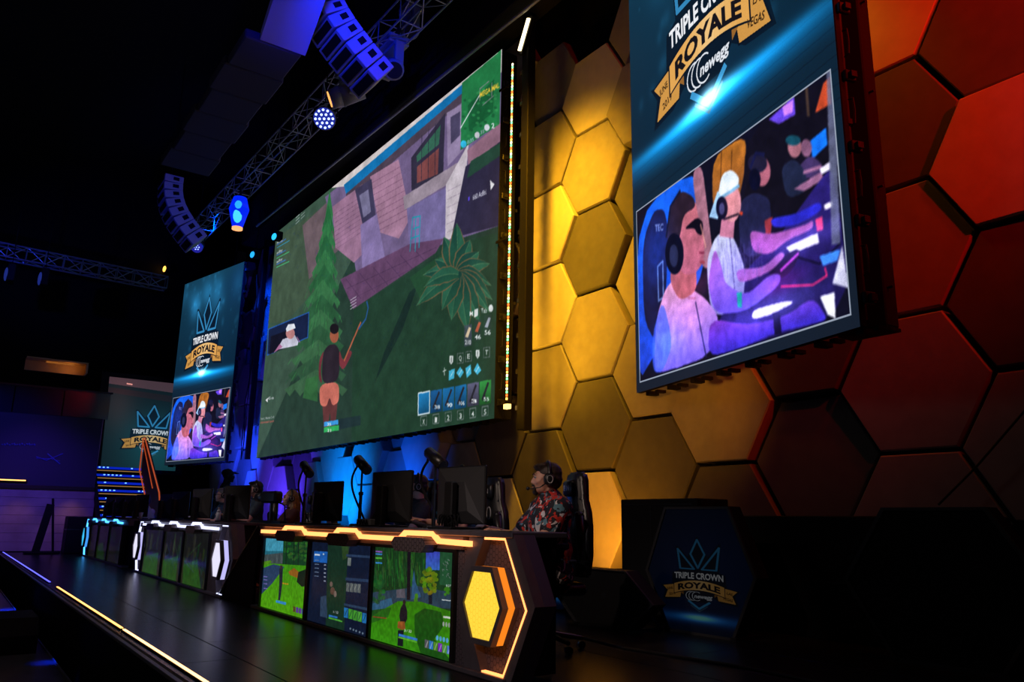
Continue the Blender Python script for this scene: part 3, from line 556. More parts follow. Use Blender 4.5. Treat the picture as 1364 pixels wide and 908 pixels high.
        P([(736, 740), (740, 600), (800, 560), (900, 500), (1040, 500), (1235, 560), (1225, 870), (1000, 820)], (54, 130, 14), 1, (60, 150, 20)); P([(1000, 580), (1060, 540), (1160, 560), (1180, 640), (1120, 730), (1225, 870), (1040, 830), (1000, 700)], (22, 70, 22), .8); P([(745, 560), (860, 540), (840, 600), (742, 640)], (34, 90, 30), .7)
        P([(915, 545), (930, 515), (945, 520), (955, 560), (955, 610), (940, 640), (915, 640), (908, 590)], (30, 26, 34)); cv.ell(937, 505, 9, 16, (40, 34, 34)); P([(900, 625), (940, 625), (945, 670), (925, 678), (897, 665)], (160, 92, 40)); P([(900, 680), (935, 680), (930, 780), (898, 775)], (24, 28, 34))
        P([(905, 700), (1018, 728), (1017, 745), (904, 716)], (60, 130, 215)); P([(903, 718), (1016, 746), (1015, 757), (902, 728)], (100, 190, 50)); cv.text('3 / 22', lambda x, y: (960+x*22, 690+x*3-y*16), (235, 240, 240))
        for i, c in enumerate(((90, 90, 96), (50, 120, 200), (90, 150, 40), (120, 40, 180), (90, 160, 70), (80, 120, 210))): P([(1062+i*27, 732+i*7), (1086+i*27, 738+i*7), (1084+i*27, 790+i*7), (1060+i*27, 784+i*7)], c); cv.line([(1068+i*27, 782+i*7), (1080+i*27, 745+i*7)], 4, (220, 230, 220), .6)
        for i in range(4): cv.ell(1137+i*20, 722+i*5, 8, 16, (90, 170, 220)); cv.ell(1175+i*17, 635+i*3, 6, 16, (160, 170, 160))
        for y, c in ((195, (150, 90, 200)), (210, (60, 140, 220)), (235, (90, 190, 60)), (265, (60, 140, 220))): cv.line([(765, y), (802, y+2)], 6, c)
        cv.text('0:27', lambda x, y: (1205+x*15, 402-y*14), (225, 230, 230)); cv.line([(1165, 484), (1230, 490)], 3, (230, 235, 235)); cv.line([(750, 600), (830, 608)], 4, (150, 70, 40)); cv.line([(1175, 590), (1228, 598)], 7, (220, 225, 215))
    cv.mottle(.28, 11); cv.a *= .92; cv.blur(1); cv.grain(.14); return cv
IMG_TV = [tv_canvas(k).image('desk_display_picture_%d' % k) for k in range(3)]
def far_tv_canvas(seed):
    cv = Canvas(240, 140, (30, 32, 30)); cv.rng = np.random.RandomState(seed); R_ = cv.rng.rand; r = cv.rng
    cv.poly([(0, 70), (240, 80+20*R_()), (240, 140), (0, 140)], (54, 52, 42)); 
    for i in range(26): x, y = R_()*240, R_()*110; cv.poly([(x, y), (x+8+R_()*26, y+R_()*8), (x+6+R_()*20, y+20+R_()*50), (x-4, y+20+R_()*40)], (24+R_()*44, 30+R_()*50, 26+R_()*34), .6)
    if seed % 3: cv.poly([(30*R_(), 90), (120+100*R_(), 70), (200, 140), (20, 140)], (50, 110, 34), .75)
    for i in range(4): cv.line([(10+R_()*200, 20+R_()*100), (40+R_()*180, 20+R_()*100)], 3, ((80, 90, 190), (70, 150, 70), (150, 90, 60), (60, 130, 180))[i], .3)
    cv.mottle(.3, 9); cv.blur(1); cv.grain(.2); return cv
def badge_canvas(dim=1.0):
    cv = Canvas(400, 640, (6, 20, 44)); cv.glow(200, 330, 260, 330, (2, 14, 34), 1)
    cv.glow(200, 560, 230, 26, (20*dim, 110*dim, 190*dim), .8); draw_logo(cv, lambda x, y: (200+x*88, 350-y*108), 90, dim); cv.glow(200, 555, 60, 16, (150*dim, 190*dim, 220*dim), .9); cv.grain(.1); return cv
IMG_BADGE = badge_canvas().image('badge_picture')
def far_canvas():
    cv = Canvas(400, 520, (14, 26, 32)); cv.poly([(0, 0), (400, 0), (400, 60), (0, 40)], (66, 50, 58)); cv.poly([(0, 60), (400, 80), (400, 120), (0, 90)], (26, 24, 30)); cv.glow(300, 420, 240, 220, (4, 34, 34), 1); cv.glow(60, 160, 90, 160, (26, 12, 10), 1)
    cv.poly([(90, 26), (120, 28), (120, 36), (90, 34)], (230, 150, 140))
    draw_logo(cv, lambda x, y: (246+x*104, 300-y*92), 98, .78); cv.glow(246, 300, 150, 130, (0, 22, 30), .6); cv.grain(.12); return cv
IMG_FAR = far_canvas().image('far_screen_picture')
def honey_canvas(base, lines, n, wd, asp=1.0, W_=512, H_=512):
    cv = Canvas(W_, H_, base); s = W_/(n*1.5); h = s*math.sqrt(3)*asp
    for c in range(-1, n+2):
        for r in range(-1, int(H_/h)+2):
            cx, cy = c*1.5*s, (r+(.5 if c % 2 else 0))*h
            cv.line([(cx-s/2, cy-h/2), (cx+s/2, cy-h/2), (cx+s, cy), (cx+s/2, cy+h/2)], wd, lines)
    return cv
# ------------------------------------------------------------------ materials
M_ = {}
M_['black'] = mat('matt_black', (.005, .005, .006), .7, spec=.25)
M_['plastic'] = mat('black_plastic', (.012, .012, .013), .35)
M_['steel'] = mat('dark_steel', (.05, .05, .055), .4, .8)
M_['alu'] = mat('dull_aluminium', (.45, .45, .48), .45, .7, noise=.15)
M_['deck'] = mat('stage_deck', (.013, .013, .015), .27, noise=.4, nscale=3, bump=.04, spec=.28)
M_['pit'] = mat('pit_floor', (.012, .012, .014), .4, noise=.3, nscale=4)
M_['drape'] = mat('black_drape', (.004, .004, .004), .95)
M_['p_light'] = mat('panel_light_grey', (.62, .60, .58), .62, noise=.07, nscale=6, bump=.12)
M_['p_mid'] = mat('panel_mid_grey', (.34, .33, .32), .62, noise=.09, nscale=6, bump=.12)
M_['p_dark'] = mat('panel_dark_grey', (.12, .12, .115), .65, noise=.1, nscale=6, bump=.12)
M_['desk'] = mat('desk_laminate', (.10, .085, .095), .42, noise=.15, nscale=12)

def dark_mesh_mat():
    im = honey_canvas((96, 84, 88), (24, 20, 22), 12, 5).image('hex_mesh_relief')
    m = bpy.data.materials.new('perforated_hex_mesh'); m.use_nodes = True; nt = m.node_tree; b = nt.nodes['Principled BSDF']
    t = nt.nodes.new('ShaderNodeTexImage'); t.image = im; nt.links.new(t.outputs['Color'], b.inputs['Base Color'])
    bp = nt.nodes.new('ShaderNodeBump'); bp.inputs['Strength'].default_value = .4; nt.links.new(t.outputs['Color'], bp.inputs['Height']); nt.links.new(bp.outputs['Normal'], b.inputs['Normal']); b.inputs['Roughness'].default_value = .5
    return m
M_['grille'] = dark_mesh_mat()
def box_uv(bm, s=1.0):
    uv = bm.loops.layers.uv.new('UVMap')
    for f in bm.faces:
        for l in f.loops: l[uv].uv = (l.vert.co.x/s, l.vert.co.z/s) if abs(f.normal.x) < .8 else (l.vert.co.y/s, l.vert.co.z/s)

# ------------------------------------------------------------------ the setting
# stage floor: an under-deck that carries deck panels with joints
bm = B(); box(bm, -25.6, 2.5, 1.40, 8.2, -.30, -.012); floor = obj('floor', bm, M_['black']); tag(floor, 'stage floor of dark glossy deck panels', kind='structure')
deck_me = None; cuts = [1.40, 1.92]+[1.92+1.22*i for i in range(1, 6)]+[8.2]
def deck_mesh(w_, d_):
    b = B(); box(b, .003, w_-.003, .003, d_-.003, -.012, 0, bev=.002); me = bpy.data.meshes.new('deck_panel'); b.to_mesh(me); b.free(); me.materials.append(M_['deck']); return me
for j in range(len(cuts)-1):
    me = deck_mesh(2.44, cuts[j+1]-cuts[j]); off = -.9*(j % 2)
    n = 12
    for i in range(n):
        x = -25.6+i*2.44+off+(.9 if j % 2 else 0)*0
        if x < -25.6: x0 = -25.6; m2 = deck_mesh(2.44+off, cuts[j+1]-cuts[j]); o = obj_me('deck_panel', m2, floor); o.location = (x0, cuts[j], 0); continue
        if x > 2.4: continue
        o = obj_me('deck_panel', me, floor); o.location = (x, cuts[j], 0)
# stage front, nosing strips
bm = B(); box(bm, -25.6, 2.5, 1.36, 1.40, -.95, 0.0); tag(obj('wall_front_of_stage', bm, M_['black']), 'black stage front face towards the pit', kind='structure')
bm = B(); box(bm, -25.6, 2.5, 1.335, 1.372, -.02, .006, bev=.004); tag(obj('trim_1', bm, M_['alu']), 'metal nosing along the stage edge', kind='structure')
def edge_strip(name, xa, xb, col, s, label):
    t = thing(name, label, 'light strip', (xa, 1.45, .0))
    b = B(); box(b, 0, xb-xa, 0, .045, .001, .012, bev=.003); obj('channel', b, M_['black'], t)
    b = B(); box(b, .02, xb-xa-.02, .012, .034, .010, .018); obj('diffuser', b, emat(name+'_glow', col, s), t)
edge_strip('led_edge_strip', -25.0, -13.9, (.10, .10, 1), 2.6, 'blue light strip on the far end of the stage edge')
edge_strip('led_edge_strip', -13.0, -8.06, (1, .42, .10), 3.6, 'amber light strip in the middle of the stage edge, ending mid way')
edge_strip('led_edge_strip', -8.0, -2.5, (1, .52, .2), 3.6, 'nearest amber light strip on the stage edge at the bottom of the picture')
# pit
bm = B(); box(bm, -30, 6, -6, 1.36, -1.0, -.95); tag(obj('floor_pit', bm, M_['pit']), 'dark pit floor in front of the stage', kind='structure')
LEDGE = mat('ledge_board', (.12, .12, .14), .3, noise=.3, nscale=5)
t = tag(obj('pit_ledge', box(B(), -25, -3.0, .1, 1.12, -.5, -.42, bev=.01), LEDGE), 'long dark glossy ledge lit blue in the pit below the stage', 'ledge')
bm = B(); box(bm, -25, -3.0, 1.12, 1.135, -.43, -.41); obj('edge_trim', bm, M_['alu'], t)
bm = B(); box(bm, -25, -3.0, .16, 1.08, -.95, -.5); obj('ledge_body', bm, M_['black'], t)
# ceiling and walls
bm = B(); box(bm, -34, 8, -8, 12, 12.5, 12.6); tag(obj('ceiling', bm, M_['drape']), 'black ceiling lost in the dark', kind='structure')
WY = 7.3; S_ = .7597; HH = S_*math.sqrt(3); WX0 = -3.8198; WZ0 = 2.3633
bm = B(); box(bm, -27.5, 2.5, WY+.34, WY+.5, -.3, 12.5); wall = obj('wall_back', bm, M_['black']); tag(wall, 'stage back wall covered with hexagonal panels', kind='structure')
def hexpts(s, sq=1.0): return [(s*math.cos(k*PI/3), s*math.sin(k*PI/3)*sq) for k in range(6)]
def panel_mesh(m, th):
    b = B(); s = S_-.028; a = hexpts(s-.016); c = hexpts(s)
    V = [[b.verts.new((x, y, z)) for x, z in P] for P, y in ((a, -th), (c, -th+.016), (c, .0))]
    b.faces.new(V[0])
    for q in range(2):
        for i in range(6): b.faces.new((V[q][i], V[q+1][i], V[q+1][(i+1) % 6], V[q][(i+1) % 6]))
    bmesh.ops.recalc_face_normals(b, faces=b.faces)
    me = bpy.data.meshes.new('hexagonal_panel'); b.to_mesh(me); b.free(); me.materials.append(m); return me
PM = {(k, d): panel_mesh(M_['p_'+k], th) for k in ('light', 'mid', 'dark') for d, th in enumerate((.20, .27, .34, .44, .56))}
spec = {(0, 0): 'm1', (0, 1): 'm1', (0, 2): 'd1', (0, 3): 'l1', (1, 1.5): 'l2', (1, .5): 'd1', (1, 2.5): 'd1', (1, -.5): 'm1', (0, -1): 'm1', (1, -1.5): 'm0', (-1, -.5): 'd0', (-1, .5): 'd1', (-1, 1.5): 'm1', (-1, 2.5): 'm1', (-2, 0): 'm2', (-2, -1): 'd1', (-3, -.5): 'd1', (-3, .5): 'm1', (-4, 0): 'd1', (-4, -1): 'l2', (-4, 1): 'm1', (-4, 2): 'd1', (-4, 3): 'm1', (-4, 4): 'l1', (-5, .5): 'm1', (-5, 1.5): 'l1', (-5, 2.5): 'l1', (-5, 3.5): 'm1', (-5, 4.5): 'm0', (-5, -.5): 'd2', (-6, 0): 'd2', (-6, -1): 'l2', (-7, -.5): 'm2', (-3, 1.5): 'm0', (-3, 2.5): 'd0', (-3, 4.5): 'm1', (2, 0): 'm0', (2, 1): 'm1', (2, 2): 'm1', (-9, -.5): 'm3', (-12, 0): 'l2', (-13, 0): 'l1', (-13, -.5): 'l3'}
rnd = random.Random(11)
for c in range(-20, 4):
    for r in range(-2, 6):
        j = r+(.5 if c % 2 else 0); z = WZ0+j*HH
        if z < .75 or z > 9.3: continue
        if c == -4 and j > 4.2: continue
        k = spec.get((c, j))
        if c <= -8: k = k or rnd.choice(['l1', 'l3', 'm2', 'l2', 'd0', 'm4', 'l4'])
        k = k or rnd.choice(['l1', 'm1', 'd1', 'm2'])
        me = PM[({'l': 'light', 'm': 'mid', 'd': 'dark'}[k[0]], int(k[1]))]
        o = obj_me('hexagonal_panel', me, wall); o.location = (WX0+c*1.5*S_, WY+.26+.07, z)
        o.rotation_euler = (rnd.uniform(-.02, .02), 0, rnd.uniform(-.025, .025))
for x0, i in ((-27.5, 1),):
    bm = B(); box(bm, -30.2, -30, -8, 8, -1, 12.5); tag(obj('wall_left', bm, M_['drape']), 'far dark wall beyond the stage', kind='structure')
# low purple lit wall, fascia, balcony on the left
M_['lowwall'] = mat('painted_boards', (.30, .26, .26), .5, noise=.25, nscale=2, bump=.05)
t = thing('low_boarded_wall', 'low boarded wall washed purple behind the far end of the stage', 'wall panel', (-25.3, 0, 0))
for i in range(7):
    b = B(); box(b, -.04, .04, 0, 4.5, .02+i*.235, .25+i*.235, bev=.006); o = obj('board', b, M_['lowwall'], t); o.location = (0, -1.0, 0)
t = thing('balcony_fascia', 'dark blue balcony front with faint lettering and a crossed swoosh mark', 'balcony', (-25.45, 0, 0))
b = B(); box(b, 0, .2, -2.4, 3.45, 1.7, 3.7, bev=.02); obj('front_board', b, mat('navy_board', (.02, .022, .06), .5), t)
bm = B(); box(bm, .2, .23, -2.4, 3.45, 1.66, 1.76); obj('ledge', bm, M_['steel'], t)
mk = mat('faint_blue_print', (.06, .08, .4), .5)
def on_fascia(pts, wd, nm):
    b = B(); P = [at(px, py, X=-25.24) for px, py in pts]
    tube(b, [p-Vector((-25.45, 0, 0)) for p in P], wd, 5); return obj(nm, b, mk, t)
on_fascia([(48, 608), (62, 613), (84, 604)], .015, 'swoosh_mark'); on_fascia([(63, 604), (80, 618)], .018, 'swoosh_mark'); on_fascia([(48, 610), (68, 611), (80, 614)], .01, 'swoosh_mark')
for i in range(14):
    x = 2+i*3.3; on_fascia([(x, 592-(i % 3)), (x+1.9, 592+(i % 2))], .022, 'faint_letter')
t = thing('balcony_glass', 'dim glass balustrade above the dark blue balcony front', 'balustrade', (-25.4, 0, 3.7))
gm = mat('smoked_glass', (.02, .03, .06), .12, spec=.7)
for i in range(5): b = B(); box(b, 0, .03, -2.4+i*1.2, -1.23+i*1.2, 0, .75); obj('glass_pane', b, gm, t)
b = B(); box(b, -.02, .05, -2.4, 3.62, .75, .8); obj('rail', b, M_['steel'], t)
t = thing('recessed_cove_light', 'warm orange glowing ceiling cove above the balcony', 'light', (-26.0, 1.35, 5.0))
b = B(); box(b, 0, .5, 0, 1.55, .28, .32); box(b, 0, .06, 0, 1.55, .0, .3); box(b, 0, .5, 1.5, 1.55, 0, .3); obj('cove', b, mat('cove_paint', (.6, .4, .2), .7), t)
b = B(); box(b, .2, .3, .5, 1.2, .24, .27); obj('lamp', b, emat('cove_glow', (1, .32, .05), .25), t)
t = thing('wall_light_bar', 'thin amber light bar on the balcony front at the left edge', 'light', (-25.18, -.3, 1.85))
b = B(); box(b, -.05, 0, 0, 2.08, 0, .05); obj('housing', b, M_['black'], t); b = B(); box(b, 0, .02, .03, 2.05, .01, .04); obj('diffuser', b, emat('bar_glow', (1, .5, .12), 2.5), t)

# ------------------------------------------------------------------ LED screens
def led_screen(name, label, x0, y0, ang, w_, z0, z1, img, depth=.28, es=1.0, clips=True, px=(.0,)):
    t = thing(name, label, 'screen', (x0, y0, z0), ang); h = z1-z0
    b = B(); box(b, 0, w_, .02, depth, 0, h, bev=.01); obj('housing', b, M_['black'], t)
    quad_uv('picture', [(0.0, .012, 0.0), (w_, .012, 0.0), (w_, .012, h), (0.0, .012, h)], imat(name+'_picture', img, es), t)
    # rear frame and side hardware
    b = B()
    for i in range(int(w_/1.25)+1): x = min(w_-.12, .08+i*1.25); beam(b, (x, depth+.06, .1), (x, depth+.06, h-.1), .07)
    for z in np.arange(.3, h, 1.6): beam(b, (.05, depth+.06, z), (w_-.05, depth+.06, z), .05)
    obj('rear_frame', b, M_['steel'], t)
    b = B()
    for x in np.arange(.2, w_, .5): box(b, x-.05, x+.03, .06, .2, -.05, 0); box(b, x+.1, x+.16, .1, .22, -.035, 0)
    tag(obj('underside_brackets', b, M_['black'], t), kind='stuff')
    for x in (w_*.2, w_*.8):
        b = B(); cone(b, (x, .12, h), (x, .12, (9.14 if w_ > 8 else 12.5)-z0), .015, .015, 6); obj('hoist_chain', b, M_['black'], t)
    if clips:
        z = .25; k = 0; cm = B(); box(cm, 0, .045, .05, .17, -.05, .05, bev=.008); box(cm, .045, .085, .08, .14, -.035, .02); me = bpy.data.meshes.new('side_latch'); cm.to_mesh(me); cm.free(); me.materials.append(M_['plastic'])
        hm = B(); tube(hm, [(0, .1, -.13), (.05, .1, -.12), (.06, .1, 0), (.05, .1, .12), (0, .1, .13)], .009, 6); mh = bpy.data.meshes.new('side_handle'); hm.to_mesh(mh); hm.free(); mh.materials.append(M_['steel'])
        while z < h-.2:
            o = obj_me('side_latch' if k % 2 == 0 else 'side_handle', me if k % 2 == 0 else mh, t); o.location = (w_, 0, z); z += .33 if k % 2 == 0 else .35; k += 1
    return t
led_screen('led_video_wall', 'giant landscape video wall showing a third person game, hung at centre', -21.02, 6.6, 0.006, 11.13, 2.534, 8.862, IMG_GAME, .34)
led_screen('portrait_led_screen', 'near tall portrait video screen with event crown logo, cut off at its top', -7.05, 6.9, math.radians(-15.5), 3.754, 2.60, 9.30, IMG_PORTRAIT, .09)
led_screen('portrait_led_screen', 'far small tall portrait video screen with whole blue crown logo, at left', -26.63, 5.5, math.radians(12.96), 3.742, 2.549, 8.484, IMG_PORTRAIT, .12)
# rgb bead strip beside the video wall
t = thing('led_bead_strip', 'vertical strip of yellow red and green light beads beside the giant video wall', 'light strip', (-9.47, 6.62, 2.75))
b = B(); box(b, -.02, .02, 0, .03, 0, 5.6); obj('strip_backing', b, M_['black'], t)
for ci, col in enumerate(((1, .55, .08), (1, .12, .02), (.15, 1, .25), (1, .9, .5))):
    b = B()
    for i in range(ci, 112, 4): z = .03+i*.05; box(b, -.014, .014, -.016, 0, z-.016, z+.018)
    tag(obj('light_beads', b, emat('bead_%d' % ci, col, 3.5), t), kind='stuff')
b = B(); box(b, -.44, -.02, .03, .05, 2.6, 2.64); box(b, -.44, -.02, .03, .05, 5.3, 5.34); tag(obj('mounting_arms', b, M_['black'], t), kind='stuff')
b = B(); box(b, -.05, .05, -.03, .04, -.12, -.05); obj('end_lamp', b, emat('end_glow', (1, .6, .15), 3), t)
t = thing('black_drop_pipe', 'black side pipe hanging right of the giant video wall behind the bead strip', 'pipe', (-9.2, 6.72, 2.3))
b = B(); box(b, -.09, .09, -.05, .1, 0, 8, bev=.01); obj('pipe_cover', b, M_['black'], t); b = B()
for z in np.arange(.3, 6.5, .55): box(b, -.16, -.09, -.03, .05, z, z+.07)
tag(obj('brackets', b, M_['steel'], t), kind='stuff')
# black upright by the near portrait screen
p0 = at(1166, 436, Y=6.45)
t = thing('rigging_upright', 'black box section upright hanging at the right side of the near portrait screen', 'upright', (p0.x, 6.45, p0.z))
b = B(); box(b, -.12, .11, 0, .2, 0, 9.5-p0.z, bev=.012); obj('column', b, M_['drape'], t)
for z in np.arange(.35, 6, .95):
    b = B(); cone(b, (-.30, .06, z), (.16, .06, z), .012, .012, 6); obj('cross_pin', b, M_['steel'], t)
b = B(); box(b, -.35, .11, -.02, .22, -.03, .0); obj('foot_plate', b, M_['black'], t)
t = thing('rigging_upright', 'slim black upright with looped cables right of the far portrait screen', 'upright', (-22.55, 6.78, 2.6))
b = B(); box(b, -.07, .07, 0, .12, 0, 9.9); obj('column', b, M_['black'], t)
b = B(); tube(b, [(-.25+.12*math.sin(z*3.1), -.04, z) for z in np.arange(0, 5.6, .12)], .016, 6); tube(b, [(-.3-.1*math.sin(z*2.3), -.02, z) for z in np.arange(0, 5.2, .12)], .013, 6); obj('cable', b, M_['black'], t)
# black soffit, pipe rail
bm = B(); box(bm, -23.5, -8.2, 6.35, 6.95, 9.15, 10.4, bev=.02); tag(obj('soffit_box', bm, M_['drape']), 'long black masking box above the giant video wall', 'masking')
t = tag(obj('rigging_pipe', tube(B(), [(-21.2, 6.1, 9.0), (-16, 6.25, 9.0), (-11.2, 6.4, 9.0), (-8.5, 6.5, 9.0)], .03, 8), M_['alu']), 'thin grey pipe running along above the giant video wall', 'pipe')

# ------------------------------------------------------------------ overhead rigging
t = thing('lighting_truss', 'long aluminium lighting truss running above the stage front of the video wall', 'truss', (0, 0, 0))
b = B(); truss(b, (-24, 5.0, 9.2), (-6.5, 5.3, 9.3), .42, 22, .018); obj('truss_frame', b, M_['alu'], t)
t = thing('lighting_truss', 'far blue lit truss crossing at the left edge of the picture', 'truss')
b = B(); truss(b, (-27, -2.0, 8.7), (-27, 5.0, 8.5), .40, 14, .025); obj('truss_frame', b, M_['alu'], t)
def line_array(label, top, bot, n, wd, rx=0):
    top = Vector(top); bot = Vector(bot); t = thing('line_array', label, 'loudspeaker', top)
    pts = []
    for i in range(n+1):
        s = i/n; p = top.lerp(bot, s)-top; p.y += -.30*math.sin(s*PI)*(bot-top).length/2; pts.append(p)
    for i in range(n):
        a, b_ = pts[i], pts[i+1]; d = (b_-a); L = d.length; M = Matrix.Translation((a+b_)/2) @ d.to_track_quat('Z', 'Y').to_matrix().to_4x4()
        q = d.normalized(); xa = Vector((1, 0, 0)); ya = q.cross(xa).normalized(); M = Matrix.Translation((a+b_)/2) @ Matrix((xa, ya, q)).transposed().to_4x4()
        b = B(); box(b, -wd/2, wd/2, -.22, .22, -L*.46, L*.46, M, .012); c = obj('cabinet', b, CABM, t)
        b = B()
        for sx in (-1, 1): box(b, sx*wd*.5-.004, sx*wd*.5+.004, -.12, .02, -L*.22, L*.22, M); 
        box(b, -wd*.4, wd*.4, .218, .226, -L*.3, L*.3, M); box(b, -wd*.4, wd*.4, -.226, -.218, -L*.3, L*.3, M); obj('rigging_slot', b, M_['black'], c)
    b = B(); cone(b, (0, 0, 0), (0, 0, 12.5-top.z), .012, .012, 6); obj('chain', b, M_['steel'], t)
    return t
CABM = mat('grey_speaker_paint', (.5, .5, .52), .5)
def atX(px, py, X): p = at(px, py, X=X); return p
line_array('near curved hanging line array speaker lit bright blue, at top', atX(414, -50, -10.7), atX(502, 112, -10.7), 11, .72)
line_array('far small hanging line array speaker lit blue, left of the lamp', atX(228, 240, -20.0), atX(262, 326, -20.0), 8, .8)
DUCT = mat('dark_duct_fabric', (.05, .06, .16), .8)
t = thing('ceiling_duct', 'long dark navy rectangular duct hanging under the ceiling with a blue lit bend', 'duct')
for i in range(6):
    b = B(); box(b, -15.5+i*.87, -14.65+i*.87, 2.5+.05*(i % 2), 3.42-.04*(i % 2), 7.65, 7.80, bev=.02); obj('duct_section', b, DUCT, t)
b = B(); prism(b, [(-10.25, 7.65), (-8.9, 8.75), (-8.9, 9.1), (-10.25, 7.8)], 2.75, 3.42); obj('bent_section', b, mat('duct_fabric_lit_bend', (.4, .4, .42), .8), t)  # bend coloured paler so it reads as catching the blue light
def moving_head(label, p, tgt, glow=None, sc=1.0):
    p = Vector(p); t = thing('moving_head_light', label, 'stage light', p)
    b = B(); boxc(b, (0, 0, .0), (.34*sc, .28*sc, .12*sc), bev=.02); obj('base', b, LAMPM, t)
    b = B()
    for s in (-1, 1): boxc(b, (s*.17*sc, 0, -.22*sc), (.05*sc, .12*sc, .36*sc), bev=.01)
    boxc(b, (0, 0, -.08*sc), (.36*sc, .14*sc, .05*sc)); obj('yoke', b, LAMPM, t)
    d = (Vector(tgt)-p).normalized(); c = Vector((0, 0, -.32*sc)); b = B(); cone(b, c-d*.2*sc, c+d*.1*sc, .11*sc, .14*sc, 16); cone(b, c+d*.1*sc, c+d*.24*sc, .14*sc, .12*sc, 16); obj('lamp_head', b, LAMPM, t, True)
    b = B(); cone(b, c+d*.241*sc, c+d*.255*sc, .10*sc, .10*sc, 16); obj('lens', b, glow or M_['plastic'], t)
    b = B(); cone(b, (0, 0, .06*sc), (0, .12, .3*sc), .03*sc, .03*sc, 6); obj('clamp', b, M_['steel'], t)
    return t
LAMPM = mat('lamp_body', (.3, .3, .33), .45)
moving_head('blue lit moving head spotlight with amber lens tip on the truss', at(466, 96, Y=4.75), at(466, 96, Y=4.75)+Vector((-.55, -1, -.45)), emat('amber_lens', (1, .4, .1), 1.5), 1.35)
moving_head('moving head spotlight clamped high on the truss beside the near line array', at(524, 60, Y=5.3), at(560, 90, Y=4.5), None, 1.4)
moving_head('dark hanging moving head right of the near line array', at(548, 14, Y=5.75), at(560, 90, Y=4.4), None, 1.2)
# LED par with dots
def led_par(label, p, r, col, nd=19, es=5):
    p = Vector(p); t = thing('led_par_can', label, 'stage light', p); d = (CAMP-p).normalized()*.75+Vector((.2, -.4, -.5)); d.normalize()
    q = d.to_track_quat('Z', 'Y').to_matrix().to_4x4()
    b = B(); cone(b, q @ Vector((0, 0, -.28)), q @ Vector((0, 0, 0)), r*.75, r*1.08, 18); obj('can', b, LAMPM, t, True)
    b = B(); cone(b, q @ Vector((0, 0, .0)), q @ Vector((0, 0, .008)), r, r, 18); obj('face', b, emat('par_face_'+str(nd), tuple(c*.25 for c in col), 1.2), t)
    pts = [(0, 0)]+[(r*.42*math.cos(k*PI/3), r*.42*math.sin(k*PI/3)) for k in range(6)]+[(r*.8*math.cos(k*PI/6), r*.8*math.sin(k*PI/6)) for k in range(12)]
    for x, y in pts[:nd]:
        b = B(); cone(b, q @ Vector((x, y, .008)), q @ Vector((x, y, .02)), r*.11, r*.11, 8); obj('led_cell', b, emat('cell', (.25, .35, 1), es), t)
    b = B(); tube(b, [q @ Vector((r*1.1, 0, -.1)), q @ Vector((r*1.1, .1, -.1))+Vector((0, 0, .2)), Vector((0, 0, .35)), q @ Vector((-r*1.1, 0, -.1))+Vector((0, 0, .2)), q @ Vector((-r*1.1, 0, -.1))], .015, 6); obj('yoke', b, M_['steel'], t)
    b = B(); cone(b, (0, 0, .35), (0, 0, 12.5-p.z), .012, .012, 5); obj('hanger_rod', b, M_['black'], t)
led_par('round lamp face with a ring of blue dots under the truss', at(432, 158, Y=4.9), .21, (.05, .08, 1))
led_par('small far lamp seen edge on with a row of blue dots', at(262, 329, Y=5.0), .17, (.05, .05, 1), 7, 2.5)
# bright hanging lamp
p = at(318, 284, Y=4.9); t = thing('hanging_beam_lamp', 'bright cyan blue glowing lamp hanging under the truss', 'stage light', p)
b = B(); cone(b, (0, 0, -.38), (0, 0, .1), .12, .24, 16); cone(b, (0, 0, .1), (0, 0, .4), .24, .16, 16); obj('lamp_shell', b, emat('lamp_blue', (.0, .02, 1), .9), t, True)
b = B(); ball(b, (.17, -.07, .14), (.09, .09, .12)); obj('reflector', b, emat('lamp_cyan', (.02, .35, 1), 1.3), t, True)
b = B(); ball(b, (.15, -.06, -.12), (.06, .11, .19)); obj('beam_tube', b, emat('lamp_cyan2', (.05, .5, 1), 1.5), t, True)
b = B(); cone(b, (0, 0, -.42), (0, 0, -.37), .13, .13, 12); obj('amber_ring', b, emat('lamp_amber', (1, .4, .15), 1.4), t)
b = B(); cone(b, (0, 0, .4), (0, 0, .75), .03, .03, 6); obj('clamp', b, M_['steel'], t)
def small_lamp(label, p, col, s, r):
    p = Vector(p); t = thing('small_wash_lamp', label, 'stage light', p); b = B(); boxc(b, (-.05, .12, .05), (r*2.6, .2, r*2.6), bev=.02); obj('body', b, M_['black'], t)
    b = B(); ball(b, (0, 0, 0), (r*1.5, .05, r)); obj('lens', b, emat('small_glow', col, s), t, True)
    b = B(); cone(b, (-.05, .12, .1), (-.05, .12, 12.5-p.z), .012, .012, 5); obj('hanger_rod', b, M_['black'], t)
small_lamp('tiny cyan lamp at the top left corner of the giant video wall', at(365, 315, Y=6.12), (.02, .45, 1), 1.6, .09)
small_lamp('tiny cyan lamp above the gap beside the far portrait screen', at(336, 339, Y=6.12), (.02, .4, 1), 1.3, .09)
small_lamp('lone small yellow lamp above the far portrait screen', at(219, 358, Y=5.4), (1, .5, .08), 2.2, .11)
small_lamp('dim blue round lamp under the far left truss, second from the left', at(53, 371, X=-26.6), (.03, .06, .5), .35, .2)
small_lamp('dim blue round lamp under the far left truss, leftmost', at(8, 365, X=-26.6), (.03, .06, .5), .35, .2)
p = at(698, 46, Y=6.6); t = thing('strobe_bar', 'short bright white bar lamp above the bead strip', 'stage light', p, 0)
b = B(); M = Matrix.Rotation(math.radians(-62), 4, 'Y'); boxc(b, (0, .05, 0), (.62, .06, .12), M); obj('housing', b, M_['black'], t)
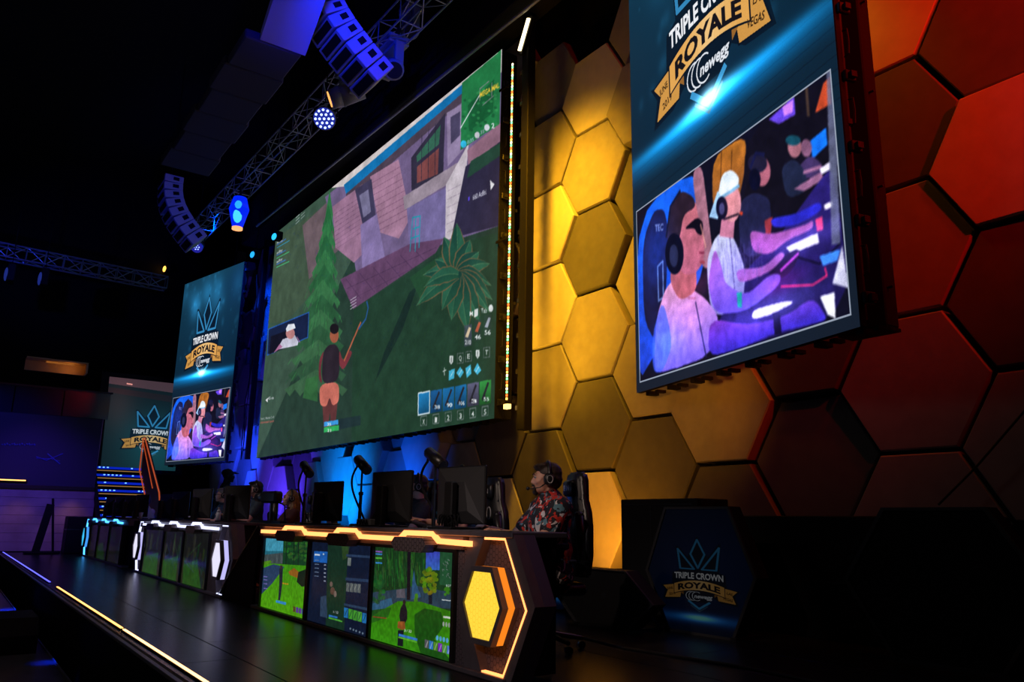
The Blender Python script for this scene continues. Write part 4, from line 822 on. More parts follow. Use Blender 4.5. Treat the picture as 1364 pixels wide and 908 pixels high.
b = B(); boxc(b, (0, 0, 0), (.52, .03, .07), M); obj('tube', b, emat('strobe_glow', (1, .8, .45), 3), t)

# ------------------------------------------------------------------ far screen, stairs, railing
t = thing('far_wall_screen', 'dim far screen with crown logo above the blue lit stairs', 'screen', (-27.2, 0, 0))
q = [at(135, 622, X=-27.2), at(236, 628, X=-27.2), at(236, 511, X=-27.2), at(147, 503, X=-27.2)]
q = [Vector((0, 3.80, 2.42)), Vector((0, 5.98, 2.42)), Vector((0, 5.98, 5.25)), Vector((0, 3.72, 5.25))]
quad_uv('picture', q, imat('far_picture', IMG_FAR, 1.0), t)
b = B(); box(b, -.2, -.01, 3.5, 6.2, 2.3, 5.4); obj('housing', b, M_['black'], t)
t = thing('blue_lit_stairs', 'flight of dark stairs with blue lit risers and gold nosings', 'stairs', (0, 0, 0))
gold = emat('gold_nosing', (.75, .38, .10), .35); blu = emat('riser_glow', (.0, .03, 1), .45); bl2 = emat('riser_dots', (.15, .4, 1), 2.0)
for i in range(10):
    x = -23.3-i*.3; z = .23*(i+1)
    b = B(); box(b, x-.3, x, 3.55, 4.98, z-.05, z); st = obj('step', b, M_['black'], t)
    b = B(); box(b, x, x+.012, 3.55, 4.98, z-.035, z-.01); obj('nosing', b, gold, st)
    b = B(); box(b, x-.27, x-.25, 3.55, 4.98, z+.04, z+.105); obj('riser', b, blu, st)
    b = B()
    for y in np.arange(3.62, 4.95, .11):
        if rnd.random() < .6: box(b, x-.25, x-.24, y, y+.05, z+.07, z+.10)
    tag(obj('riser_lamps', b, bl2, st), kind='stuff')
for y in (3.5, 5.0): b = B(); beam(b, (-23.2, y, .1), (-26.3, y, 2.35), .06, .25); obj('stringer', b, M_['black'], t)
t = thing('stair_railing', 'angular black railing with orange edges beside the blue lit stairs', 'railing')
om = emat('orange_edge', (.8, .12, .03), .5); R0 = lambda x, y: at(x, y, Y=4.3)
b = B(); tube(b, [R0(191, 583), R0(186, 626), R0(198, 684)], .018, 5); tube(b, [R0(193, 583), R0(212, 656), R0(214, 690)], .018, 5); tube(b, [R0(191, 590), R0(203, 650)], .012, 5); obj('orange_edge', b, om, t)
b = B(); ps = [R0(191, 586), R0(187, 626), R0(199, 688), R0(214, 688), R0(211, 656), R0(194, 586)]
vs = [b.verts.new(p+Vector((0, .02, 0))) for p in ps]; vs2 = [b.verts.new(p+Vector((0, .06, 0))) for p in ps]; b.faces.new(vs); b.faces.new(vs2[::-1])
for i in range(6): b.faces.new((vs[i], vs2[i], vs2[(i+1) % 6], vs[(i+1) % 6]))
obj('infill_panel', b, mat('dark_red_mesh', (.05, .015, .02), .6), t)
t = thing('folded_music_stand', 'black leaning stand at the far left corner of the stage', 'stand', (-23.9, 2.25, 0))
b = B(); beam(b, (0, -.15, 0), (0, .05, 1.25), .06, .18); beam(b, (.05, .25, 0), (0, .08, 1.4), .05, .05); obj('post', b, M_['black'], t); b = B(); boxc(b, (0, 0, .03), (.3, .8, .05), bev=.01); obj('foot', b, M_['black'], t)
t = tag(obj('flight_case', box(B(), -24.6, -23.9, 2.75, 3.35, .0, .95, bev=.02), M_['black']), 'black flight case beside the farthest desk', 'case')
b = B(); box(b, -24.61, -23.89, 2.74, 3.36, .60, .63); obj('lid_edge', b, M_['steel'], t)
t = thing('stage_monitor_wedge', 'black wedge loudspeaker on the pit ledge at the lower left', 'loudspeaker', (at(30, 862, Z=-.42).x, .72, -.42))
b = B(); prism(b, [(-.5, 0), (.5, 0), (.5, .18), (.3, .34), (-.5, .34)], -.12, .3); obj('cabinet', b, M_['black'], t); b = B(); box(b, -.3, .3, -.13, -.12, .05, .25); obj('grille', b, M_['steel'], t)

# ------------------------------------------------------------------ desks
DY = 3.05
def gaming_desk(idx, label, X0, tvs, hoods, led_col, led_s, box_col, right_hex, left_hex, xl, imgs, tv_es, face_s):
    """X0 = centre of the right hexagon"""
    t = thing('player_desk', label, 'desk', (X0, DY, 0)); u = lambda x: x-X0
    LED = emat('desk_led_%d' % idx, led_col, led_s); BX = emat('desk_band_%d' % idx, box_col, face_s*1.0)
    uR = .46 if right_hex else u(tvs[-1][1])+.55; uL = u(xl)
    # body behind, plinth, top
    b = B(); box(b, uL, uR-(.30 if right_hex else 0), .10, .40, .03, .90); obj('carcass', b, M_['black'], t)
    b = B(); box(b, uL, uR-.3 if right_hex else uR, -.03, .10, .0, .035, bev=.006); obj('plinth', b, M_['desk'], t)
    b = B(); box(b, uL, .22 if right_hex else uR, -.015, .45, .895, .935, bev=.006); obj('desk_top', b, M_['desk'], t)
    b = B(); box(b, uL, -.42 if right_hex else uR, .42, 1.0, .80, .84, bev=.006); obj('work_surface', b, M_['black'], t)
    b = B(); box(b, uL, (-.40 if right_hex else uR), .0, .10, .80, .895); obj('fascia_board', b, M_['desk'], t)
    # displays
    for k, (a, c) in enumerate(tvs):
        a = u(a); c = u(c); b = B(); ring(b, [(a-.035, .015), (c+.035, .015), (c+.035, .80), (a-.035, .80)], [(a, .035), (c, .035), (c, .775), (a, .775)], -.012, .03)
        box(b, a-.02, c+.02, .02, .09, .02, .79); f = obj('display', b, M_['plastic'], t)
        quad_uv('display_picture', [(a, .012, .035), (c, .012, .035), (c, .012, .775), (a, .012, .775)], imat('tv%d_%d' % (idx, k), imgs[k], tv_es, .12 if idx > 1 else .25), f)
    # hoods and stepped LED line
    P = []; edge = u(tvs[0][0])-.08
    P.append((edge, .848))
    for a, c in hoods: a = u(a); c = u(c); P += [(a-.03, .852), (a+.06, .902), (c-.06, .902), (c+.03, .852)]
    P.append(((-.27 if right_hex else u(tvs[-1][1])), .845))
    for k in range(len(P)-1):
        (xa, za), (xb, zb) = P[k], P[k+1]
        if k in (3,) and idx == 1: pass
        b = B(); h = .019; prism(b, [(xa, za-h), (xb, zb-h), (xb, zb+h), (xa, za+h)], -.03, .004); obj('led_segment', b, LED, t)
    for a, c in hoods:
        a = u(a); c = u(c); b = B(); prism(b, [(a+.07, .765), (c-.07, .765), (c, .825), (c-.055, .872), (a+.055, .872), (a, .825)], -.11, .0); box_uv(b, .45); obj('hood', b, M_['grille'], t)
    def hexend(cx, sgn, face=True):
        top, mid, hz, cz = .118, .375, .445, .462
        def H(k, kz, ox=0): return [(cx+sgn*x*k+ox, cz+z*kz) for x, z in ((-top, hz), (top, hz), (mid, 0), (top, -hz), (-top, -hz), (-mid, 0))]
        I = H(1, 1); O = [(cx+sgn*x, z) for x, z in ((-.30, .935), (.21, .935), (.455, .49), (.20, .0), (-.33, .0), (-.44, .462))]
        b = B(); ring(b, O, I, .0, .075); box_uv(b, .5); obj('hexagon_surround', b, M_['desk'], t)
        # tapered side cheek
        b = B(); prism(b, [(cx+sgn*x, z) for x, z in ((-.1, .935), (.21, .935), (.455, .49), (.20, .0), (-.1, 0))], .075, .17); obj('side_cheek', b, M_['cheek'], t)
        b = B(); prism(b, H(.99, .99), .068, .075); box_uv(b, .42); obj('recess_mesh', b, M_['grille'], t)
        # LED line round the recess
        I2 = H(.955, .972)
        for k in ((0, 1), (1, 2), (2, 3), (3, 4)) if idx == 1 or sgn < 0 else ((0, 1), (3, 4)):
            a_, b_ = k; th = .0 if k in ((1, 2), (2, 3)) else 1
            Q = [I[a_], I[b_], I2[b_], I2[a_]] if not th else [I[a_], I[b_], (I[b_][0], I[b_][1]+(-.028 if k == (0, 1) else .028)), (I[a_][0], I[a_][1]+(-.028 if k == (0, 1) else .028))]
            b = B(); prism(b, Q, -.004, .03); obj('led_segment', b, LED, t)
        bx = lambda k: [(cx-sgn*.055*0-.04+sgn*x*k, .462+z*k) for x, z in ((-.125, .245), (.125, .245), (.255, 0), (.125, -.245), (-.125, -.245), (-.255, 0))]
        b = B(); ring(b, bx(1.0), bx(.86), -.075, -.03); obj('lamp_frame', b, M_['desk'], t)
        b = B(); prism(b, bx(.985), -.03, .025); obj('lamp_band', b, BX, t)
        b = B(); prism(b, bx(.96), .025, .07); obj('lamp_base', b, M_['cheek'], t)
        b = B(); prism(b, bx(.865), -.06, -.032); b.faces.ensure_lookup_table(); box_uv(b, .34); obj('lamp_face', b, M_['face%d' % idx], t)
    if right_hex:
        a = u(tvs[-1][1])+.03; b = B(); prism(b, [(a, .02), (-.33, .02), (-.47, .462), (-.30, .83), (a, .83)], .02, .1); box_uv(b, .36); obj('mesh_panel', b, M_['grille'], t)
        hexend(0, 1)
    if left_hex: hexend(u(left_hex), -1)
    return t
M_['cheek'] = mat('desk_side_grey', (.07, .065, .11), .5)
def face_mat(nm, base, ln, s): return imat(nm, honey_canvas(base, ln, 10, 2.4, 1.0).image(nm), s, .4, 'REPEAT')
M_['face1'] = face_mat('amber_face', (255, 208, 62), (228, 160, 22), 1.15)
M_['face2'] = face_mat('white_face', (236, 232, 255), (205, 200, 235), 1.0)
M_['face3'] = face_mat('cyan_face', (60, 200, 255), (30, 150, 230), 1.0)
gaming_desk(1, 'nearest player desk with amber light lines and glowing amber hexagon', -4.48, [(-9.12, -7.79), (-7.72, -6.35), (-6.30, -5.0)], [(-8.49, -7.88), (-7.10, -6.58), (-5.78, -5.22)], (1, .27, .075), 3.1, (1, .24, .012), True, None, -9.35, IMG_TV, .85, 1.0)
gaming_desk(2, 'middle player desk with white light lines and white hexagon end', -10.72, [(-15.72, -14.2), (-14.12, -12.88), (-12.80, -11.42)], [(-15.1, -14.5), (-13.75, -13.2), (-12.35, -11.8)], (.62, .66, 1), 2.0, (.55, .52, 1), True, -16.0, -16.2, [far_tv_canvas(k).image('middle_desk_picture_%d' % k) for k in (1, 2, 4)], .5, 1.0)
gaming_desk(3, 'farthest player desk with blue and cyan light lines', -17.0, [(-22.1, -20.95), (-20.88, -19.45), (-19.38, -17.88)], [(-21.7, -21.2), (-20.4, -19.9), (-18.9, -18.4)], (.06, .38, 1), 3.0, (.06, .35, 1), False, -22.6, -22.7, [far_tv_canvas(k).image('far_desk_picture_%d' % k) for k in (6, 7, 9)], .16, 1.0)
# black skirt between desks
t = thing('desk_skirt', 'black sloping skirt board between the middle and the nearest desk', 'panel', (-9.4, DY, 0))
b = B(); prism(b, [(-1.42, 0), (.02, 0), (.02, .9), (-.02, .9)], .0, .03); obj('board', b, M_['black'], t)
b = B(); cone(b, (-1.40, -.006, .0), (-.02, -.006, .9), .006, .006, 5); obj('pale_edge', b, M_['alu'], t)

# ------------------------------------------------------------------ desk equipment
def monitor(label, x, y, z, rz, w_=.60, h=.42, z0=.04, grp=None):
    t = thing('monitor', label, 'monitor', (x, y, z), rz, grp)
    b = B(); box(b, -w_/2, w_/2, -.01, .02, z0, z0+h, bev=.008); obj('screen_body', b, M_['plastic'], t)
    b = B()   # sculpted rear shell (rear faces -y)
    A = [(-w_/2+.01, z0+.01), (w_/2-.01, z0+.01), (w_/2-.01, z0+h-.01), (-w_/2+.01, z0+h-.01)]; I = [(-w_*.26, z0+.10), (w_*.26, z0+.10), (w_*.18, z0+h-.13), (-w_*.18, z0+h-.13)]
    va = [b.verts.new((p[0], -.01, p[1])) for p in A]; vi = [b.verts.new((p[0], -.06, p[1])) for p in I]
    for i in range(4): b.faces.new((va[i], va[(i+1) % 4], vi[(i+1) % 4], vi[i]))
    b.faces.new(vi); bmesh.ops.recalc_face_normals(b, faces=b.faces); obj('rear_shell', b, RSH, t)
    b = B(); box(b, -.05, .05, -.14, -.08, 0, z0+h*.72, bev=.01); box(b, -.04, .04, -.09, -.05, z0+h*.42, z0+h*.6); obj('stand_column', b, M_['plastic'], t)
    b = B(); box(b, -.15, .15, -.22, .1, 0, .018, bev=.006); obj('stand_foot', b, M_['steel'], t)
    b = B(); quadp = [(-w_/2+.012, .0205, z0+.015), (w_/2-.012, .0205, z0+.015), (w_/2-.012, .0205, z0+h-.012), (-w_/2+.012, .0205, z0+h-.012)]; b.free()
    quad_uv('lit_screen', quadp[::-1], SCRM, t)
    return t
RSH = mat('monitor_rear', (.035, .035, .038), .4)
SCRM = emat('monitor_glow', (.25, .4, .8), .7)
monitor('black monitor seen from behind on the nearest desk left of the floral shirt man', -5.52, 3.42, .935, math.radians(8), .60, .46)
monitor('black monitor seen from behind hiding half the man in grey', -6.72, 3.40, .935, math.radians(8), .64, .47)
monitor('black monitor seen from behind at the left part of the nearest desk', -8.24, 3.40, .935, math.radians(8), .60, .42)
monitor('black monitor on the middle desk beside the man in dark jersey', -11.35, 3.35, .935, math.radians(14), .66, .46)
monitor('black monitor on the middle desk in front of the grey haired player', -13.2, 3.35, .935, math.radians(12), .64, .46)
monitor('black monitor in the middle of the middle desk', -14.6, 3.35, .935, math.radians(12), .64, .44)
monitor('black monitor at the left end of the middle desk', -15.6, 3.35, .935, math.radians(12), .6, .42)
for k in range(4): monitor(['leftmost', 'second', 'third', 'fourth'][k]+' black monitor from the left on the farthest desk', -21.6+k*1.25, 3.35, .935, math.radians(12), .6, .45)
def tripod_cam(label, x, y, z, hgt, lean, rz):
    t = thing('desk_camera', label, 'camera', (x, y, z), rz)
    b = B(); cone(b, (0, 0, 0), (0, 0, hgt*.55), .018, .018, 8); cone(b, (0, 0, hgt*.5), (0, 0, hgt), .011, .011, 8); cone(b, (0, 0, hgt*.52), (0, 0, hgt*.58), .026, .026, 8); obj('pole', b, M_['plastic'], t)
    b = B(); cone(b, (0, 0, 0), (0, 0, .02), .1, .09, 14); obj('foot', b, M_['steel'], t)
    b = B(); d = Vector((lean, -.1, -.42 if lean > 0 else -.3)).normalized(); c = Vector((0, 0, hgt+.03)); cone(b, c-d*.16, c+d*.16, .052, .052, 14); obj('camera_body', b, M_['plastic'], t, True)
    b = B(); cone(b, c+d*.16, c+d*.175, .045, .04, 14); obj('lens', b, M_['steel'], t)
    b = B(); pts = []
    for i in range(22):
        s = i/21; pts.append((-.16*0-.28*math.sin(s*PI*1.0)*(1-s*.25)-.10*(1-s), 0.01+.04*s, hgt+.05-(hgt)*s+.06*math.sin(s*PI*.9)))
    tube(b, [c-d*.16]+pts[2:], .012, 6); obj('cable', b, M_['black'], t); return t
p = at(403, 700, Y=3.45); tripod_cam('small camera on a thin pole, leftmost of three on the nearest desk', p.x, 3.45, .935, .60, 1, 0)
p = at(478, 704, Y=3.45); tripod_cam('small camera on a thin pole with looped cable, in front of the bright blue panels', p.x, 3.45, .935, .58, 1, 0)
p = at(577, 706, Y=3.45); tripod_cam('small camera on a thin pole with looped cable, in front of the brown panel', p.x, 3.45, .935, .56, 1, 0)
# big camera on rig in front of the woman
p = at(362, 662, Y=3.9); t = thing('broadcast_camera', 'black broadcast camera on an arm in front of the long haired woman', 'camera', p, math.radians(20))
b = B(); boxc(b, (0, 0, 0), (.34, .16, .17), bev=.03); obj('body', b, M_['plastic'], t); b = B(); cone(b, (-.17, 0, 0), (-.33, 0, 0), .075, .06, 14); obj('lens', b, M_['plastic'], t, True)
b = B(); boxc(b, (.0, 0, -.36), (.62, .12, .06), bev=.01); boxc(b, (-.05, -.07, -.355), (.3, .01, .025)); obj('rig_plate', b, M_['steel'], t); b = B(); cone(b, (.0, 0, -.36), (.0, 0, -.09), .02, .02, 8); cone(b, (0, 0, -.36), (0, 0, -.55), .02, .02, 8); obj('pole', b, M_['plastic'], t)
b = B(); tube(b, [(.1, 0, -.03), (.3, .0, -.12), (.33, 0, -.36), (.2, .05, -.6)], .012, 6); obj('cable', b, M_['black'], t)
def bottle(label, x, y, z, col, h=.22):
    t = thing('drink_bottle', label, 'bottle', (x, y, z)); b = B(); cone(b, (0, 0, 0), (0, 0, h*.66), .035, .035, 12); cone(b, (0, 0, h*.66), (0, 0, h*.85), .035, .015, 12); obj('bottle_body', b, mat('bottle_'+str(round(x)), col, .2), t, True)
    b = B(); cone(b, (0, 0, h*.85), (0, 0, h), .017, .017, 10); obj('cap', b, mat('cap_'+str(round(x)), (.4, .4, .45), .4), t)
bottle('clear water bottle on the left end of the middle desk', at(178, 690, Y=3.3).x, 3.3, .935, (.35, .4, .5))
bottle('small clear bottle on the middle desk by the grey haired player', at(290, 695, Y=3.25).x, 3.25, .935, (.5, .5, .6), .2)
t = thing('paper_cup', 'pale paper cup on the left end of the middle desk', 'cup', (at(187, 690, Y=3.25).x, 3.25, .935)); b = B(); cone(b, (0, 0, 0), (0, 0, .12), .03, .042, 12); obj('cup_body', b, mat('cup', (.5, .5, .5), .6), t, True); b = B(); cone(b, (0, 0, .12), (0, 0, .13), .045, .045, 12); obj('lid', b, M_['alu'], t)
t = thing('game_controller_box', 'small pale grey box lying between monitors on the nearest desk', 'box', (-6.85, 3.22, .935)); b = B(); box(b, -.22, .08, 0, .12, 0, .07, bev=.01); obj('case', b, mat('pale_case', (.35, .35, .36), .5), t)
b = B(); 
for i in range(4): tube(b, [(-.2+i*.07, -.005, .01), (-.15+i*.06, -.01, .06), (-.1+i*.05, -.008, .02)], .005, 5)
obj('cable', b, M_['black'], t)
t = thing('cable_bundle', 'tangle of black cables hanging behind the nearest monitor', 'cable', (-5.42, 3.28, .935)); b = B()
for i in range(5): tube(b, [(-.12+i*.05+.08*math.sin(s*2.2+i), -.02+.02*math.cos(s*3+i), .012+.10*abs(math.sin(s*1.6+i*.7))) for s in np.linspace(0, 3, 14)], .006, 5)
obj('cables', b, M_['black'], t)

# ------------------------------------------------------------------ gaming chairs
CH = mat('chair_leatherette', (.012, .012, .013), .38, noise=.2, nscale=20); CHG = mat('chair_grey_trim', (.16, .16, .17), .5); CHW = mat('chair_print', (.45, .45, .45), .5)
def gaming_chair(label, x, y, rz, trim=None, sc=1.0, letters='E N'):
    t = thing('gaming_chair', label, 'chair', (x, y, 0), rz); t.scale = (sc, sc, sc)
    def outline(k=1): return [(-.20*k, .58), (.20*k, .58), (.27*k, .75), (.27*k, 1.0), (.24*k, 1.12), (.175*k, 1.22), (.165*k, 1.38), (.12*k, 1.45), (-.12*k, 1.45), (-.165*k, 1.38), (-.175*k, 1.22), (-.24*k, 1.12), (-.27*k, 1.0), (-.27*k, .75)]
    b = B(); prism(b, outline(), .22, .32); bmesh.ops.bevel(b, geom=b.edges[:], offset=.02, segments=2, affect='EDGES'); obj('backrest', b, CH, t, True)
    for s in (-1, 1):
        b = B(); caps(b, (s*.23, .24, .72), (s*.225, .20, 1.08), .045, .04); obj('side_bolster', b, CHG if trim else CH, t, True)
    b = B(); box(b, -.11, .11, .17, .23, 1.24, 1.38, bev=.02); obj('headrest', b, CH, t, True)
    V, T = text_tris(letters, .02); b = B(); vs = [b.verts.new((v[0]*.07, .168, 1.29+v[1]*.045)) for v in V]
    for tr in T: b.faces.new([vs[i] for i in tr])
    obj('headrest_lettering', b, CHW, t)
    b = B(); tube(b, [(.045*math.cos(a), .215, 1.10+.06*math.sin(a)) for a in np.linspace(0, 2*PI, 14)[:-1]], .006, 5, True); obj('emblem_ring', b, CHW, t)
    b = B(); box(b, -.26, .26, -.24, .27, .44, .54, bev=.035); obj('seat', b, CH, t, True)
    for s in (-1, 1): b = B(); box(b, s*.31-.045, s*.31+.045, -.16, .14, .70, .73, bev=.01); box(b, s*.31-.02, s*.31+.02, -.02, .04, .46, .7); obj('armrest', b, M_['plastic'], t)
    b = B(); cone(b, (0, 0, .12), (0, 0, .44), .03, .03, 10); obj('gas_column', b, M_['steel'], t)
    for k in range(5):
        a = k*2*PI/5+.3; b = B(); cone(b, (0, 0, .13), (.30*math.cos(a), .30*math.sin(a), .085), .028, .018, 8); L_ = obj('base_leg', b, M_['plastic'], t)
        b = B(); cone(b, (.30*math.cos(a)-.02, .30*math.sin(a), .032), (.30*math.cos(a)+.02, .30*math.sin(a), .032), .032, .032, 10); obj('caster', b, M_['plastic'], L_)
    return t

# ------------------------------------------------------------------ people
def bake(name, bm, vox, m, parent, smooth=2, mats=None):
    me = bpy.data.meshes.new('tmp'); bm.to_mesh(me); bm.free(); o = bpy.data.objects.new('tmp', me); C.objects.link(o)
    r = o.modifiers.new('r', 'REMESH'); r.mode = 'VOXEL'; r.voxel_size = vox; r.use_smooth_shade = True
    if smooth: s = o.modifiers.new('s', 'SMOOTH'); s.iterations = smooth; s.factor = .5
    dg = bpy.context.evaluated_depsgraph_get(); dg.update(); m2 = bpy.data.meshes.new_from_object(o.evaluated_get(dg)); bpy.data.objects.remove(o); m2.name = name
    m2.materials.clear(); m2.materials.append(m)
    for p in m2.polygons: p.use_smooth = True
    return obj_me(name, m2, parent)
SKIN = mat('skin', (.58, .29, .19), .5); SKIN2 = mat('skin_pale', (.66, .38, .28), .5)
EYE = mat('eye_white', (.6, .58, .55), .3); PUP = mat('iris', (.03, .02, .015), .2); LIP = mat('lips', (.42, .18, .15), .5)
def person(label, x, y, rz, z=0.0, head_yaw=0, head_pitch=0, skin=SKIN, shirt=None, hair=None, hairstyle='short', beard=None, vox=.010, headset=True, pose='sit', arms=None, trousers=None, glasses=False, cap=None, scale=1.0, lean=0.0, sleeve='short', wide=1.0):
    t = thing('person', label, 'person', (x, y, z), rz); t.scale = (scale,)*3
    sit = pose == 'sit'
    hipz = .62 if sit else .92; L = lambda p: Vector((p[0], p[1]+(-(p[2]-hipz)*lean if p[2] > hipz else 0), p[2]))
    oz = hipz-.62
    pel = L((0, .06, hipz)); wst = L((0, .06, hipz+.18)); chs = L((0, .04, hipz+.38)); nb = L((0, .05, hipz+.54)); hc = L((0, .015, hipz+.70))
    sh = [L((s*.185, .05, hipz+.47)) for s in (-1, 1)]
    if arms is None: arms = [((s*.27, -.12, .86+oz), (s*.16, -.36, .92+oz)) for s in (-1, 1)]
    el = [Vector(a[0]) for a in arms]; wr = [Vector(a[1]) for a in arms]
    if sit: hp = [Vector((s*.10, .02, hipz-.02)) for s in (-1, 1)]; kn = [Vector((s*.14, -.38, hipz-.04)) for s in (-1, 1)]; an = [Vector((s*.14, -.36, .10)) for s in (-1, 1)]
    else: hp = [Vector((s*.10, .05, hipz-.04)) for s in (-1, 1)]; kn = [Vector((s*.11, .03, .50)) for s in (-1, 1)]; an = [Vector((s*.12, .06, .08)) for s in (-1, 1)]
    def torso(b, k):
        k += .165*(wide-1)
        ball(b, pel, (.165+k, .125+k, .13+k)); ball(b, wst, (.155+k, .115+k, .14+k)); ball(b, chs, (.17+k, .12+k, .16+k)); ball(b, L((0, .04, hipz+.27)), (.155+k, .118+k, .15+k))
        caps(b, sh[0]+Vector((.02, 0, 0)), sh[1]-Vector((.02, 0, 0)), .068+k, .068+k); caps(b, nb-Vector((0, 0, .05)), nb, .085+k, .06+k)
    def arm_up(b, k, f=1.0):
        k += .05*(wide-1)
        for i in range(2): caps(b, sh[i], sh[i].lerp(el[i], f), .058+k, (.058*(1-f)+.044*f)+k)
    def legs(b, k, f=1.0):
        for i in range(2): caps(b, hp[i], kn[i], .088+k, .06+k); caps(b, kn[i], kn[i].lerp(an[i], f), .058+k, .038+k*1.3)
    HM = Matrix.Translation(hc) @ Matrix.Rotation(head_yaw, 4, 'Z') @ Matrix.Rotation(head_pitch, 4, 'X'); HR = HM.to_3x3().to_4x4(); hv = lambda x, y_, z_: HM @ Vector((x, y_, z_))
    def hball(b, c, r): ball(b, hv(*c), r, HR)
    b = B(); torso(b, 0); arm_up(b, 0); legs(b, 0)
    for i in range(2):
        s = (-1, 1)[i]; caps(b, el[i], wr[i], .043, .028); d = (wr[i]-el[i]).normalized(); side = Vector((0, 0, 1)).cross(d).normalized(); upn = d.cross(side)
        pc = wr[i]+d*.05; g = bmesh.ops.create_icosphere(b, subdivisions=2, radius=1)['verts']; Mx = Matrix((side, d, upn)).transposed().to_4x4()
        for v in g: v.co = Mx @ Vector((v.co.x*.042, v.co.y*.055, v.co.z*.018))+pc
        for q, (o_, ln) in enumerate(((-.030, .062), (-.010, .072), (.010, .068), (.029, .054))):
            a0 = pc+d*.035+side*o_; a1 = a0+d*ln*.5+upn*.006; a2 = a1+d*ln*.42-upn*.022; caps(b, a0, a1, .0095, .009, 1); caps(b, a1, a2, .009, .0075, 1)
        th = pc-d*.02-side*s*-.032; caps(b, th, th+d*.035+side*s*.03, .012, .0105, 1); caps(b, th+d*.035+side*s*.03, th+d*.065+side*s*.034-upn*.01, .0105, .009, 1)
    for i in range(2): caps(b, an[i], an[i]+Vector((0, -.13, -.045)), .04, .035)
    caps(b, nb, hv(0, .02, -.06), .058, .055)
    hball(b, (0, .012, .03), (.076, .096, .09)); hball(b, (0, -.032, -.012), (.067, .070, .090)); hball(b, (0, -.038, -.07), (.054, .055, .042)); hball(b, (0, -.080, -.096), (.027, .021, .02))
    caps(b, hv(0, -.092, .014), hv(0, -.110, -.024), .009, .012); hball(b, (-.012, -.102, -.030), (.009, .010, .007)); hball(b, (.012, -.102, -.030), (.009, .010, .007))
    caps(b, hv(-.032, -.088, .034), hv(.032, -.088, .034), .011, .011); caps(b, hv(-.016, -.096, -.062), hv(.016, -.096, -.062), .0085, .0085); hball(b, (-.04, -.07, -.022), (.022, .022, .02)); hball(b, (.04, -.07, -.022), (.022, .022, .02))
    for s in (-1, 1): hball(b, (s*.078, .012, -.006), (.010, .020, .032))
    body = bake('body', b, vox, skin, t, 1)
    for s in (-1, 1):
        b = B(); hball(b, (s*.031, -.088, .013), (.0135, .010, .009)); e = obj('eye', b, EYE, t, True); b = B(); hball(b, (s*.031, -.0965, .013), (.006, .004, .006)); obj('iris', b, PUP, e, True)
    b = B(); hball(b, (0, -.103, -.062), (.021, .006, .007)); obj('lips', b, LIP, t, True)
    if shirt:
        b = B(); torso(b, .013); arm_up(b, .018 if sleeve == 'short' else .014, .62 if sleeve == 'short' else 1)
        if sleeve == 'long':
            for i in range(2): caps(b, el[i], el[i].lerp(wr[i], .9), .054, .042)
        bake('shirt', b, vox*1.15, shirt, t, 3)
        b = B(); tube(b, [nb+Vector((.075*math.cos(a), .075*math.sin(a)-.005, .012-.02*math.sin(a+PI)*-1)) for a in np.linspace(0, 2*PI, 18)[:-1]], .013, 6, True); obj('collar', b, shirt, t, True)
    b = B(); legs(b, .012, .95); ball(b, pel-Vector((0, 0, .02)), (.182, .14, .13)); bake('trousers', b, .014, trousers or DENIM, t, 2)
    for i in range(2):
        b = B(); c = an[i]+Vector((0, -.055, -.055)); ball(b, c, (.05, .13, .045)); box(b, c.x-.045, c.x+.045, c.y-.12, c.y+.12, an[i].z-.10, an[i].z-.075, bev=.01); obj('shoe', b, M_['black'], t, True)
    if hair and hairstyle != 'none':
        b = B(); hball(b, (0, .026, .048), (.086, .100, .088)); hball(b, (0, .05, .0), (.080, .078, .085))
        if hairstyle == 'short': hball(b, (.0, -.045, .088), (.066, .052, .034)); [caps(b, hv(-.05+k*.02, -.02, .105), hv(-.055+k*.022, -.088-.008*(k % 2), .088+.006*(k % 3)), .022, .008, 1) for k in range(6)]
        if hairstyle == 'long':
            for s in (-1, 1):
                caps(b, hv(s*.07, .04, .04), hv(s*.085, .045, -.12), .032, .04); caps(b, hv(s*.085, .045, -.12), hc+Vector((s*.10, .0, -.36)), .045, .05); caps(b, hc+Vector((s*.10, .0, -.36)), hc+Vector((s*.095, -.03, -.50)), .05, .02)
            caps(b, hv(0, .07, 0), hc+Vector((0, .12, -.42)), .09, .06)
        bake('hair', b, .009, hair, t, 1)
        if beard:
            b = B(); hball(b, (0, -.082, -.098), (.032, .022, .026)); caps(b, hv(-.026, -.104, -.048), hv(.026, -.104, -.048), .0065, .0065); caps(b, hv(-.028, -.098, -.05), hv(-.026, -.085, -.095), .007, .009); caps(b, hv(.028, -.098, -.05), hv(.026, -.085, -.095), .007, .009); obj('beard', b, hair, t, True)
        b = B(); caps(b, hv(-.044, -.098, .036), hv(-.018, -.104, .037), .0045, .0045, 1); caps(b, hv(.044, -.098, .036), hv(.018, -.104, .037), .0045, .0045, 1); obj('eyebrows', b, hair, t, True)
    if cap:
        b = B(); hball(b, (0, .02, .06), (.092, .108, .075)); obj('cap', b, cap, t, True)
        if hairstyle == 'none': b = B(); hball(b, (0, -.13, .055), (.07, .055, .012)); obj('cap_peak', b, cap, t, True)
    if glasses:
        b = B()
        for s in (-1, 1): tube(b, [hv(s*.032+.024*math.cos(a), -.108, .012+.018*math.sin(a)) for a in np.linspace(0, 2*PI, 13)[:-1]], .003, 5, True); tube(b, [hv(s*.056, -.106, .015), hv(s*.078, .0, .01)], .003, 5)
        obj('glasses', b, M_['plastic'], t)
